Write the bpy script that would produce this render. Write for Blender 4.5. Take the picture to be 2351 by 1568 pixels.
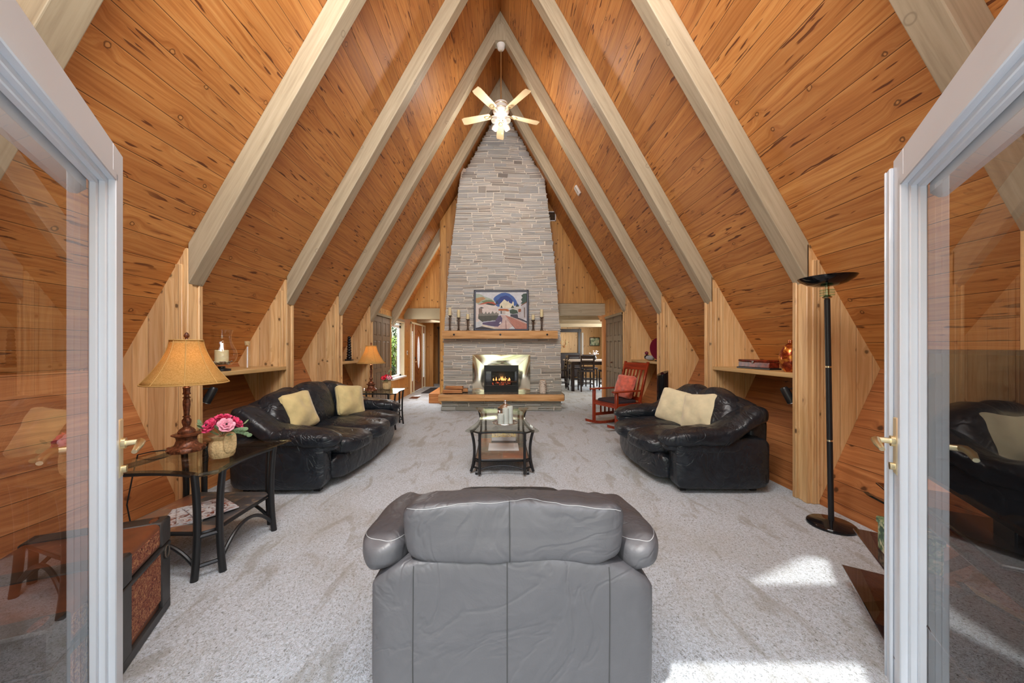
import bpy, bmesh, math, random
from mathutils import Vector, Matrix, noise
random.seed(7)
for o in list(bpy.data.objects): bpy.data.objects.remove(o)
SC = bpy.context.scene
COL = SC.collection
PI = math.pi
# ------------------------------------------------------------------ camera
cam_d = bpy.data.cameras.new('camera'); cam = bpy.data.objects.new('camera', cam_d); COL.objects.link(cam)
cam_d.sensor_width = 36; cam_d.lens = 36*790/2351
cam_d.shift_x = 22.5/2351; cam_d.shift_y = 16/2351
cam_d.clip_start = 0.02; cam_d.clip_end = 200
cam.location = (0, 0, 1.3); cam.rotation_euler = (PI/2, 0, 0)
SC.camera = cam
# ------------------------------------------------------------------ light
SC.view_settings.view_transform = 'Standard'; SC.view_settings.look = 'None'
SC.view_settings.gamma = 1; SC.view_settings.use_curve_mapping = False
SC.view_settings.exposure = 0.22
def world():
    w = bpy.data.worlds.new('outdoors'); SC.world = w; w.use_nodes = True
    nt = w.node_tree; N = nt.nodes; L = nt.links; N.clear()
    out = N.new('ShaderNodeOutputWorld'); bg = N.new('ShaderNodeBackground')
    tc = N.new('ShaderNodeTexCoord'); sp = N.new('ShaderNodeSeparateXYZ'); L.new(tc.outputs['Generated'], sp.inputs[0])
    nz = N.new('ShaderNodeTexNoise'); nz.inputs['Scale'].default_value = 7; nz.inputs['Detail'].default_value = 6
    L.new(tc.outputs['Generated'], nz.inputs['Vector'])
    r = N.new('ShaderNodeValToRGB'); L.new(nz.outputs[0], r.inputs[0])
    r.color_ramp.elements[0].position = .38; r.color_ramp.elements[0].color = (.12, .14, .07, 1)
    r.color_ramp.elements[1].position = .66; r.color_ramp.elements[1].color = (.85, .90, .70, 1)
    m = N.new('ShaderNodeMath'); m.operation = 'MULTIPLY_ADD'; L.new(nz.outputs[0], m.inputs[0]); m.inputs[1].default_value = -.6; L.new(sp.outputs[2], m.inputs[2])
    st = N.new('ShaderNodeMapRange'); L.new(m.outputs[0], st.inputs[0]); st.inputs[1].default_value = .0; st.inputs[2].default_value = .08
    mx = N.new('ShaderNodeMixRGB'); L.new(st.outputs[0], mx.inputs[0]); L.new(r.outputs[0], mx.inputs[1]); mx.inputs[2].default_value = (.96, 1.02, 1.14, 1)
    gd = N.new('ShaderNodeMapRange'); L.new(sp.outputs[2], gd.inputs[0]); gd.inputs[1].default_value = -.10; gd.inputs[2].default_value = -.02
    m2 = N.new('ShaderNodeMixRGB'); L.new(gd.outputs[0], m2.inputs[0]); m2.inputs[1].default_value = (.62, .60, .56, 1); L.new(mx.outputs[0], m2.inputs[2])
    L.new(m2.outputs[0], bg.inputs[0]); bg.inputs[1].default_value = 3.2
    L.new(bg.outputs[0], out.inputs[0])
world()
def light(kind, name, loc, energy, color=(1, 1, 1), size=1, size_y=None, rot=None, angle=None, target=None):
    d = bpy.data.lights.new(name, kind); d.energy = energy; d.color = color
    if kind == 'AREA':
        d.size = size
        if size_y: d.shape = 'RECTANGLE'; d.size_y = size_y
    elif kind == 'SUN': d.angle = angle
    else: d.shadow_soft_size = size
    o = bpy.data.objects.new(name, d); COL.objects.link(o); o.location = loc
    if target is not None:
        o.rotation_euler = (Vector(target)-Vector(loc)).to_track_quat('-Z', 'Y').to_euler()
    return o
light('SUN', 'sun', (-2, -4, 9), 4.5, (1, .97, .92), angle=.02, target=(-2+.55, -4+.86, 9-2.03))
light('AREA', 'gable_fill', (-.03, .75, 4.3), 230, (1, .99, .97), 2.4, 2.2, target=(-.03, 6, 2.2))  # fill lamp added out of view inside the front gable
light('AREA', 'window_daylight', (-2.55, 8.65, 1.3), 30, (1, 1, .98), .9, 1.3, target=(0, 8.6, 1.0))
light('AREA', 'dining_fill', (4.0, 11.6, 1.5), 80, (1, .99, .96), 3.5, 1.4, target=(0, 11.8, 1.0))  # fill lamp added for the dining room, beside its unseen side opening
light('POINT', 'fan_light', (-.02, 5.62, 4.80), 30, (1, .93, .84), .12)
light('AREA', 'hall_fill', (-1.6, 10.6, 2.1), 14, (1, .96, .9), 1.0, 1.2, target=(-1.9, 10.6, 0))  # lamp added under the hall ceiling to brighten it; no fixture there

# ------------------------------------------------------------------ node helpers
class NT:
    def __init__(s, name, **kw):
        s.m = bpy.data.materials.new(name); s.m.use_nodes = True
        s.t = s.m.node_tree; s.t.nodes.clear()
        s.out = s.n('OutputMaterial')
    def n(s, k): return s.t.nodes.new('ShaderNode'+k)
    def set(s, sock, v):
        if isinstance(v, bpy.types.NodeSocket): s.t.links.new(v, sock)
        elif isinstance(v, tuple) and len(v) == 3 and sock.type == 'RGBA': sock.default_value = (*v, 1)
        else: sock.default_value = v
    def math(s, op, a, b=0.0, c=0.0, clamp=False):
        n = s.n('Math'); n.operation = op; n.use_clamp = clamp
        s.set(n.inputs[0], a); s.set(n.inputs[1], b)
        if len(n.inputs) > 2: s.set(n.inputs[2], c)
        return n.outputs[0]
    def comb(s, x, y, z=0.0):
        n = s.n('CombineXYZ'); s.set(n.inputs[0], x); s.set(n.inputs[1], y); s.set(n.inputs[2], z); return n.outputs[0]
    def noise(s, vec, scale=1., detail=3., rough=.5, dist=0.):
        n = s.n('TexNoise')
        if vec is not None: s.set(n.inputs['Vector'], vec)
        s.set(n.inputs['Scale'], scale); s.set(n.inputs['Detail'], detail); s.set(n.inputs['Roughness'], rough); s.set(n.inputs['Distortion'], dist)
        return n.outputs[0]
    def vor(s, vec, scale=1., feat='F1', out='Distance', rnd=1.):
        n = s.n('TexVoronoi'); n.feature = feat; s.set(n.inputs['Vector'], vec); s.set(n.inputs['Scale'], scale); s.set(n.inputs['Randomness'], rnd)
        return n.outputs[out]
    def vor2(s, vec, scale):
        n = s.n('TexVoronoi'); n.voronoi_dimensions = '2D'; s.set(n.inputs['Vector'], vec); s.set(n.inputs['Scale'], scale); return n.outputs['Distance']
    def smooth(s, x, a, b, lo=0., hi=1.):
        n = s.n('MapRange'); n.interpolation_type = 'SMOOTHSTEP'; s.set(n.inputs[0], x)
        n.inputs[1].default_value = a; n.inputs[2].default_value = b; n.inputs[3].default_value = lo; n.inputs[4].default_value = hi
        return n.outputs[0]
    def mix(s, f, a, b, kind='MIX'):
        n = s.n('MixRGB'); n.blend_type = kind; s.set(n.inputs[0], f); s.set(n.inputs[1], a); s.set(n.inputs[2], b); return n.outputs[0]
    def ramp(s, f, stops):
        n = s.n('ValToRGB'); s.set(n.inputs[0], f); e = n.color_ramp.elements
        while len(e) < len(stops): e.new(.5)
        for i, (p, c) in enumerate(stops): e[i].position = p; e[i].color = (*c, 1)
        return n.outputs[0]
    def bump(s, h, strength=.3, dist=.01):
        n = s.n('Bump'); s.set(n.inputs['Height'], h); n.inputs['Strength'].default_value = strength; n.inputs['Distance'].default_value = dist
        return n.outputs[0]
    def pbr(s, color, rough=.5, metal=0., normal=None, **kw):
        n = s.n('BsdfPrincipled'); s.set(n.inputs['Base Color'], color); s.set(n.inputs['Roughness'], rough); s.set(n.inputs['Metallic'], metal)
        if normal is not None: s.set(n.inputs['Normal'], normal)
        for k, v in kw.items(): s.set(n.inputs[k], v)
        s.t.links.new(n.outputs[0], s.out.inputs[0]); return s.m
    def uv(s):
        n = s.n('UVMap'); sp = s.n('SeparateXYZ'); s.t.links.new(n.outputs[0], sp.inputs[0]); return sp.outputs[0], sp.outputs[1], n.outputs[0]
    def obj(s): return s.n('TexCoord').outputs['Object']
    def sep(s, v):
        sp = s.n('SeparateXYZ'); s.set(sp.inputs[0], v); return sp.outputs

def L3(r, g, b):   # sRGB 0-255 to linear
    f = lambda c: (c/255/12.92) if c/255 < .04045 else ((c/255+.055)/1.055)**2.4
    return (f(r), f(g), f(b))
def plank(name, w, dark, mid, light, peck=.0, knot=.5, groove=.35, seed=0., rough=.42, gw=.022, gcol=None, kscale=3.1, ring=.0):
    t = NT(name); u, v, uv = t.uv()
    q = t.math('DIVIDE', v, w); vid = t.math('FLOOR', q); fr = t.math('SUBTRACT', q, vid)
    wn = t.n('TexWhiteNoise'); wn.noise_dimensions = '1D'; t.set(wn.inputs['W'], t.math('ADD', vid, seed)); rnd = wn.outputs[0]
    off = t.math('MULTIPLY', rnd, 40.)
    wob = t.noise(t.comb(t.math('ADD', t.math('MULTIPLY', u, 1.3), off), t.math('MULTIPLY', v, 5.), vid), 1., 2.)
    # knots
    kv = t.comb(t.math('ADD', t.math('MULTIPLY', u, .75), off), t.math('MULTIPLY', v, 1.0), vid)
    kd = t.vor2(t.comb(t.math('ADD', u, off), t.math('ADD', v, t.math('MULTIPLY', vid, 7.3))), kscale)
    kd = t.math('ADD', kd, t.math('MULTIPLY', t.math('SUBTRACT', t.noise(t.comb(t.math('MULTIPLY', u, 22.), t.math('MULTIPLY', v, 22.), vid), 1., 2.), .5), .06))
    kd = t.math('MULTIPLY', kd, t.math('ADD', .75, t.math('MULTIPLY', t.noise(t.comb(u, v, vid), 3.), .7)))
    grain = t.noise(t.comb(t.math('MULTIPLY', t.math('ADD', u, off), .9), t.math('ADD', t.math('MULTIPLY', v, 26.), t.math('ADD', t.math('MULTIPLY', wob, 3.5), t.math('MULTIPLY', t.smooth(kd, .0, .2, 1., 0.), 1.0))), vid), 1.6, 5., .6)
    fine = t.noise(t.comb(t.math('MULTIPLY', t.math('ADD', u, off), 3.), t.math('MULTIPLY', v, 170.), vid), 1., 3.)
    col = t.ramp(grain, [(.28, dark), (.5, mid), (.74, light)])
    tint = t.ramp(rnd, [(0., (.80, .74, .70)), (.35, (1.08, 1.06, 1.0)), (.65, (.92, .86, .80)), (1., (1.16, 1.18, 1.15))])
    col = t.mix(1., col, tint, 'MULTIPLY')
    col = t.mix(t.smooth(fine, .35, .7, 0., .22), col, dark)
    blotch = t.noise(t.comb(t.math('MULTIPLY', t.math('ADD', u, off), .8), t.math('MULTIPLY', v, 2.2), vid), 1., 3.)
    col = t.mix(t.smooth(blotch, .45, .75, 0., .35), col, dark)
    kr = t.math('MULTIPLY', t.smooth(kd, .03, .075, 1., 0.), t.smooth(t.noise(t.comb(u, t.math('MULTIPLY', v, 1.), vid), 1.7, 1.), .5-knot*.25, .52-knot*.25+.03))
    kcol = tuple(c*.22 for c in dark)
    halo = t.math('MULTIPLY', t.smooth(kd, .05, .16, .35, 0.), 1.)
    col = t.mix(halo, col, dark)
    if ring:
        rg_ = t.math('MULTIPLY', t.smooth(t.math('ABSOLUTE', t.math('SUBTRACT', kd, .030)), .003, .012, 1., 0.), ring)
        col = t.mix(rg_, col, kcol); col = t.mix(t.smooth(kd, .01, .026, .45, 0.), col, light)
    else: col = t.mix(t.math('MULTIPLY', kr, .85), col, kcol)
    h = t.math('MULTIPLY', grain, .25)
    if peck:
        mask = t.smooth(t.noise(t.comb(t.math('ADD', t.math('MULTIPLY', u, .7), off), t.math('MULTIPLY', v, 2.5), vid), 1., 1.), .42, .56)
        pk = t.noise(t.comb(t.math('MULTIPLY', t.math('ADD', u, off), 5.2), t.math('MULTIPLY', v, 36.), t.math('ADD', vid, 3.3)), 1., 1.5, .5)
        p = t.math('MULTIPLY', t.smooth(pk, .645, .68), mask)
        edge = t.math('MULTIPLY', t.smooth(pk, .60, .65), mask)
        col = t.mix(t.math('MULTIPLY', edge, .3), col, dark)
        col = t.mix(t.math('MULTIPLY', p, peck), col, tuple(c*k_ for c, k_ in zip(dark, (.34, .26, .22))))
        h = t.math('SUBTRACT', h, t.math('MULTIPLY', p, .5))
    g = t.smooth(t.math('ABSOLUTE', t.math('SUBTRACT', fr, .5)), .5-gw*1.6, .5-gw*.4)
    col = t.mix(t.math('MULTIPLY', g, groove), col, gcol or tuple(c*.2 for c in dark))
    hl = t.smooth(t.math('ABSOLUTE', t.math('SUBTRACT', fr, gw*2.2)), 0., gw*.9, 1., 0.)  # light edge painted beside each joint as a bevel highlight
    col = t.mix(t.math('MULTIPLY', hl, .6), col, tuple(min(1, c*1.15) for c in light))
    h = t.math('SUBTRACT', h, t.math('MULTIPLY', g, 1.))
    return t.pbr(col, t.smooth(grain, .2, .8, rough-.08, rough+.1), 0., t.bump(h, .45, .008))
def solid(name, c, rough=.5, metal=0., var=.0, scale=20., bump=0., **kw):
    t = NT(name)
    n = t.noise(t.obj(), scale, 4.)
    col = t.mix(t.smooth(n, .3, .7), tuple(x*(1-var) for x in c), tuple(min(1, x*(1+var)) for x in c)) if var else c
    nm = t.bump(n, bump, .01) if bump else None
    return t.pbr(col, rough, metal, nm, **kw)
M = {}
M['roof'] = plank('roof_planks', .165, L3(160, 96, 44), L3(196, 134, 72), L3(214, 160, 96), peck=.95, knot=.35, groove=.9, seed=3., gw=.013, rough=.5, kscale=2.0, ring=.75)
M['low'] = plank('lower_wall_planks', .165, L3(138, 82, 48), L3(176, 116, 70), L3(200, 142, 92), peck=.0, knot=.5, groove=.85, seed=11., gw=.012, kscale=2.4)
M['fin'] = plank('upright_pine_planks', .135, L3(204, 158, 106), L3(230, 193, 142), L3(243, 212, 168), knot=.9, groove=.3, seed=5., gw=.02)
M['gable'] = plank('gable_pine_planks', .13, L3(166, 112, 54), L3(200, 148, 82), L3(218, 170, 104), knot=.9, groove=.75, seed=17., gw=.02)
M['postwood'] = plank('post_pine_boards', .075, L3(186, 142, 96), L3(222, 184, 134), L3(238, 206, 160), knot=.7, groove=.5, seed=23., gw=.03)
def beamwood(name, d, m_, l, rough=.55):
    t = NT(name); u, v, uv = t.uv()
    g = t.noise(t.comb(t.math('MULTIPLY', u, 1.2), t.math('MULTIPLY', v, 22.), .5), 1.5, 5., .6, .4)
    kd = t.vor2(t.comb(u, v, 0.), 1.5)
    col = t.ramp(g, [(.3, d), (.5, m_), (.72, l)])
    ring = t.math('MULTIPLY', t.smooth(t.math('ABSOLUTE', t.math('SUBTRACT', kd, .035)), 0., .012, 1., 0.), .45)
    col = t.mix(ring, col, tuple(c*.45 for c in d))
    return t.pbr(col, rough, 0., t.bump(g, .12, .004))
M['beam'] = beamwood('khaki_painted_beam', L3(158, 144, 120), L3(174, 160, 134), L3(185, 172, 148))
M['rough_pine'] = beamwood('rough_sawn_timber', L3(180, 126, 74), L3(222, 170, 112), L3(238, 194, 140), .65)
M['trimwood'] = beamwood('varnished_trim', L3(160, 96, 50), L3(196, 128, 72), L3(216, 154, 96), .4)
M['shelfwood'] = beamwood('shelf_board', L3(186, 150, 96), L3(200, 164, 110), L3(212, 178, 124), .5)
M['doorwood'] = beamwood('entry_door_oak', L3(120, 70, 36), L3(158, 98, 54), L3(180, 120, 70), .35)
M['cherry'] = beamwood('cherry_red_wood', L3(96, 28, 12), L3(148, 50, 24), L3(172, 72, 36), .3)
M['log'] = beamwood('split_firewood', L3(150, 92, 52), L3(190, 132, 84), L3(210, 160, 112), .8)
M['bark'] = solid('firewood_bark', L3(90, 66, 50), .9, var=.4, scale=30, bump=.5)
def carpet():
    t = NT('shag_carpet'); p = t.obj()
    big = t.noise(p, 1.3, 4., .6, .6); med = t.noise(p, 6., 3.); 
    sx = t.sep(p)
    tuft = t.noise(t.comb(t.math('MULTIPLY', sx[0], 1.), t.math('MULTIPLY', sx[1], .8), 0.), 95., 3., .65, 1.2)
    tuft2 = t.noise(p, 260., 2., .6)
    streak = t.noise(t.comb(t.math('MULTIPLY', sx[0], 7.), t.math('MULTIPLY', sx[1], 2.2), 4.), 1., 3., .6, .8)
    col = t.ramp(tuft, [(.30, L3(106, 112, 114)), (.44, L3(190, 199, 206)), (.60, L3(222, 232, 244))])
    col = t.mix(t.smooth(tuft2, .35, .5, .35, 0.), col, L3(150, 142, 128))
    col = t.mix(t.smooth(streak, .52, .68, 0., .5), col, L3(140, 136, 122))
    col = t.mix(t.smooth(big, .45, .7, 0., .34), col, L3(160, 154, 136))
    h = t.math('ADD', t.math('MULTIPLY', tuft, .8), t.math('ADD', t.math('MULTIPLY', tuft2, .3), t.math('MULTIPLY', med, .4)))
    return t.pbr(col, .95, 0., t.bump(h, .7, .02), **{'Sheen Weight': .2})
M['carpet'] = carpet()
def stone():
    t = NT('ledge_stone'); g = t.n('NewGeometry'); r = g.outputs['Random Per Island']; p = t.obj()
    n1 = t.noise(p, 3., 5., .6, .3); sx = t.sep(p)
    st = t.noise(t.comb(t.math('MULTIPLY', sx[0], 3.), t.math('MULTIPLY', sx[1], 3.), t.math('MULTIPLY', sx[2], 26.)), 1., 4., .6)
    col = t.ramp(r, [(0., L3(172, 172, 172)), (.25, L3(204, 202, 198)), (.5, L3(190, 192, 194)), (.7, L3(212, 204, 196)), (.86, L3(184, 176, 168)), (.94, L3(146, 138, 132)), (1., L3(208, 208, 208))])
    col = t.mix(t.smooth(st, .35, .7, 0., .3), col, L3(150, 148, 142))
    col = t.mix(t.smooth(n1, .5, .75, 0., .3), col, L3(200, 176, 146))
    low = t.smooth(t.sep(g.outputs['Position'])[2], .2, 1.5, .45, 0.)
    col = t.mix(low, col, L3(128, 134, 118))   # greener and darker towards the foot
    return t.pbr(col, .75, 0., t.bump(t.math('ADD', st, n1), .5, .015))
M['stone'] = stone()
M['mortar'] = solid('pale_mortar', L3(242, 234, 222), .95, var=.05, scale=60, bump=.4)
def leather(name, c, rough=.36, wr=.5, var=.18, rv=.12):
    t = NT(name); p = t.obj()
    a = t.noise(p, 3.2, 3., .5, 1.6); b = t.noise(p, 11., 3., .5, 1.2); f = t.noise(p, 260., 2.)
    cr = t.math('ABSOLUTE', t.math('SUBTRACT', a, .5)); cr = t.smooth(cr, 0., .05, 0., 1.)
    h = t.math('ADD', t.math('MULTIPLY', a, 1.4), t.math('ADD', t.math('MULTIPLY', b, .45), t.math('ADD', t.math('MULTIPLY', cr, .22), t.math('MULTIPLY', f, .03))))
    col = t.mix(t.smooth(b, .4, .7), tuple(x*(1-var) for x in c), tuple(x*(1+var) for x in c))
    return t.pbr(col, t.smooth(b, .3, .7, rough-.05, rough-.05+rv), 0., t.bump(h, wr, .03))
M['leather'] = leather('black_leather', (.013, .017, .024), .33, .5)
M['leather_daylit'] = leather('daylit_black_leather', (.060, .058, .063), .5, .26, .03, .04)  # black leather with a lighter base, imitating daylight on the chair
M['seam'] = solid('pale_stitching', (.30, .30, .30), .8)
M['seamdark'] = solid('dark_stitching', (.03, .03, .03), .8)
M['black_metal'] = solid('black_metal', (.022, .022, .024), .35, .3)
M['white_door'] = solid('white_door_paint', L3(216, 223, 232), .35, var=.02, scale=3)
M['white'] = solid('white_paint', L3(238, 238, 240), .4)
M['cream'] = solid('cream_paint', L3(232, 222, 190), .5)
M['ceil_beige'] = solid('beige_ceiling', L3(222, 208, 182), .7)
M['taupe'] = solid('taupe_door_paint', L3(118, 99, 80), .4, var=.04, scale=8)
M['taupe2'] = solid('khaki_header_paint', L3(150, 136, 108), .5, var=.05, scale=4)
M['brass'] = solid('polished_brass', L3(242, 228, 188), .32, 1.)
M['brass_plate'] = solid('brushed_brass', L3(240, 232, 208), .09, 1.)
M['brass_soft'] = solid('satin_brass', L3(244, 230, 196), .5, .8)
M['chrome'] = solid('chrome', (.8, .8, .82), .15, 1.)
M['black'] = solid('black_plastic', (.012, .012, .014), .3)
M['blackgloss'] = solid('black_gloss', (.008, .008, .010), .08)
M['navy'] = solid('dark_navy_wood', L3(24, 24, 44), .45)
M['darkwood'] = solid('espresso_wood', L3(36, 28, 32), .3)
M['candle'] = solid('cream_wax', L3(236, 222, 178), .5, **{'Subsurface Weight': .15})
M['graycandle'] = solid('pale_gray_wax', L3(190, 198, 192), .5, var=.05)
M['pewter'] = solid('aged_pewter', L3(120, 112, 104), .35, .9, var=.4, scale=60, bump=.3)
M['silver'] = solid('silver', L3(210, 210, 210), .2, 1., var=.1, scale=80, bump=.3)
M['bronze'] = solid('carved_bronze', L3(112, 66, 44), .38, .35, var=.55, scale=55, bump=.35)
M['velvet'] = solid('pale_gold_suede', L3(210, 192, 138), .9, var=.10, scale=9, bump=1., **{'Sheen Weight': .4})
M['velvet2'] = solid('cream_suede', L3(222, 212, 178), .9, var=.08, scale=9, bump=1., **{'Sheen Weight': .4})
M['coral'] = solid('coral_plush', L3(214, 106, 86), .95, var=.22, scale=14, bump=.4, **{'Sheen Weight': .6})
M['bladecream'] = solid('cream_blade', L3(240, 214, 170), .5)
M['fanwhite'] = solid('white_enamel', L3(238, 236, 232), .25)
M['frost'] = solid('frosted_glass_shade', (.85, .84, .80), .3, **{'Transmission Weight': .35})
M['burlap'] = solid('burlap', L3(206, 178, 132), .95, var=.15, scale=90, bump=.6)
M['pink'] = solid('pink_petal', L3(226, 70, 120), .6, var=.35, scale=30)
M['palepink'] = solid('pale_pink_petal', L3(240, 168, 190), .6, var=.2, scale=30)
M['red'] = solid('red_petal', L3(204, 30, 66), .6, var=.3, scale=30)
M['leaf'] = solid('sage_leaf', L3(120, 148, 110), .6, var=.25, scale=20)
M['bush'] = solid('bush_leaf', L3(110, 140, 46), .5, var=.6, scale=3)
M['bushdark'] = solid('dark_bush_leaf', L3(40, 66, 26), .5, var=.5, scale=3)
M['paper'] = solid('white_paper', L3(236, 236, 242), .6)
M['aluminum'] = solid('lamp_rim', (.7, .7, .7), .3, 1.)
M['birch'] = None
def birch():
    t = NT('birch_bark'); p = t.sep(t.obj())
    n = t.noise(t.comb(t.math('MULTIPLY', p[0], 14.), t.math('MULTIPLY', p[1], 14.), t.math('MULTIPLY', p[2], 60.)), 1., 3.)
    return t.pbr(t.ramp(n, [(.36, L3(50, 44, 40)), (.42, L3(226, 214, 198)), (.7, L3(240, 230, 216))]), .8)
M['birch'] = birch()
def glass(name, tint=(1, 1, 1), f0=.04, extra=0.):
    # thin pane: mirror share grows toward grazing view (Schlick), counted once on the outer face
    t = NT(name); g = t.n('NewGeometry')
    d = t.n('VectorMath'); d.operation = 'DOT_PRODUCT'; t.set(d.inputs[0], g.outputs['Normal']); t.set(d.inputs[1], g.outputs['Incoming'])
    c = t.math('ABSOLUTE', d.outputs['Value']); k = t.math('POWER', t.math('SUBTRACT', 1., c, clamp=True), 5.)
    f = t.math('ADD', t.math('MULTIPLY', k, 1-f0), f0+extra, clamp=True)
    f = t.math('MULTIPLY', f, t.math('SUBTRACT', 1., g.outputs['Backfacing']))
    a = t.n('BsdfTransparent'); a.inputs[0].default_value = (*tint, 1)
    b = t.n('BsdfGlossy'); b.inputs['Roughness'].default_value = 0.0; b.inputs[0].default_value = (1, 1, 1, 1)
    m = t.n('MixShader')
    t.t.links.new(f, m.inputs[0]); t.t.links.new(a.outputs[0], m.inputs[1]); t.t.links.new(b.outputs[0], m.inputs[2]); t.t.links.new(m.outputs[0], t.out.inputs[0])
    return t.m
M['glass'] = glass('clear_glass', (.97, .975, .975))
M['tableglass'] = glass('table_glass', (.88, .90, .87), .05, .03)
M['darkglass'] = glass('smoked_glass', (.36, .27, .27), .05, .03)
M['clearglass'] = glass('vessel_glass', (.96, .96, .95), .09)
def shade_mat(name, e):
    t = NT(name); n = t.noise(t.obj(), 160., 3.)
    u, v, uv = t.uv()
    col = t.mix(t.smooth(n, .3, .7), L3(206, 164, 96), L3(226, 190, 124))
    d = t.n('BsdfDiffuse'); t.set(d.inputs[0], col); tr = t.n('BsdfTranslucent'); t.set(tr.inputs[0], col)
    m = t.n('MixShader'); m.inputs[0].default_value = .45
    t.t.links.new(d.outputs[0], m.inputs[1]); t.t.links.new(tr.outputs[0], m.inputs[2]); t.t.links.new(m.outputs[0], t.out.inputs[0])
    return t.m
M['shade'] = shade_mat('linen_lampshade', 0)
M['shadetrim'] = solid('lampshade_seam', L3(196, 156, 92), .8)
def emis(name, c, e):
    t = NT(name); n = t.n('Emission'); n.inputs[0].default_value = (*c, 1); n.inputs[1].default_value = e
    t.t.links.new(n.outputs[0], t.out.inputs[0]); return t.m
M['flame'] = emis('gas_flame', (1, .42, .12), 2.0)
M['ember'] = emis('glowing_ember', (.9, .14, .06), .5)
def slate():
    t = NT('slate_tiles'); u, v, uv = t.uv(); p = t.obj(); s = t.sep(p)
    br = t.n('TexBrick'); t.set(br.inputs['Vector'], p); br.inputs['Scale'].default_value = 1
    br.inputs['Brick Width'].default_value = .27; br.inputs['Row Height'].default_value = .2; br.inputs['Mortar Size'].default_value = .004
    br.inputs['Color1'].default_value = (0, 0, 0, 1); br.inputs['Color2'].default_value = (1, 1, 1, 1); br.inputs['Mortar'].default_value = (.5, .5, .5, 1)
    n = t.noise(p, 7., 5., .6, .8)
    f = t.math('ADD', t.math('MULTIPLY', br.outputs[0], .85), t.math('MULTIPLY', n, .25))
    col = t.ramp(f, [(.15, L3(72, 72, 76)), (.42, L3(98, 98, 100)), (.55, L3(150, 92, 66)), (.75, L3(120, 112, 104)), (.95, L3(124, 76, 50))])
    col = t.mix(t.smooth(t.noise(p, 18., 4.), .55, .7, 0., .4), col, L3(190, 160, 120))
    col = t.mix(t.math('MULTIPLY', br.outputs[1], .8), col, L3(120, 112, 104))
    return t.pbr(col, .35, 0., t.bump(n, .3, .006))
M['slate'] = slate()
def granite():
    t = NT('hearth_granite'); p = t.obj(); n = t.vor(p, 90.); n2 = t.noise(p, 40., 3.)
    return t.pbr(t.ramp(t.math('ADD', t.math('MULTIPLY', n, .4), t.math('MULTIPLY', n2, .7)), [(.35, L3(30, 30, 34)), (.52, L3(62, 60, 62)), (.66, L3(150, 140, 120))]), .22)
M['granite'] = granite()
def woven():
    t = NT('woven_raffia'); p = t.obj(); n = t.noise(p, 55., 4., .7, 2.)
    return t.pbr(t.ramp(n, [(.34, L3(74, 30, 24)), (.48, L3(150, 76, 54)), (.62, L3(206, 150, 104))]), .8, 0., t.bump(n, .9, .02))
M['woven'] = woven()
M['trunkdark'] = solid('dark_trunk_leather', L3(46, 44, 44), .45, var=.4, scale=6, bump=.3)
M['trunkbrown'] = solid('brown_trunk_leather', L3(106, 60, 36), .45, var=.4, scale=6, bump=.2)
def copper():
    t = NT('copper_lacquer'); n = t.noise(t.obj(), 14., 4., .6, 1.)
    return t.pbr(t.ramp(n, [(.3, L3(70, 20, 20)), (.48, L3(150, 60, 30)), (.62, L3(226, 150, 60)), (.75, L3(110, 30, 34))]), .2, .6)
M['copper'] = copper()
def magcover():
    t = NT('magazine_cover'); n = t.noise(t.obj(), 22., 2., .5, 1.)
    return t.pbr(t.ramp(n, [(.36, L3(120, 60, 50)), (.46, L3(200, 206, 220)), (.56, L3(226, 230, 240)), (.66, L3(150, 80, 60))]), .3)
M['magcover'] = magcover()
def bookcover():
    t = NT('floral_cover'); n = t.noise(t.obj(), 34., 3., .5, .6)
    return t.pbr(t.ramp(n, [(.34, L3(60, 60, 60)), (.44, L3(222, 214, 200)), (.55, L3(236, 226, 170)), (.66, L3(226, 206, 80))]), .4)
M['bookcover'] = bookcover()
def leadglass():
    t = NT('leaded_glass'); v = t.vor(t.obj(), 28., 'DISTANCE_TO_EDGE')
    return t.pbr(t.mix(t.smooth(v, .01, .06), (.25, .25, .25), (.88, .9, .92)), .25, **{'Emission Color': (.9, .95, 1.), 'Emission Strength': .35})
M['leadglass'] = leadglass()

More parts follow.
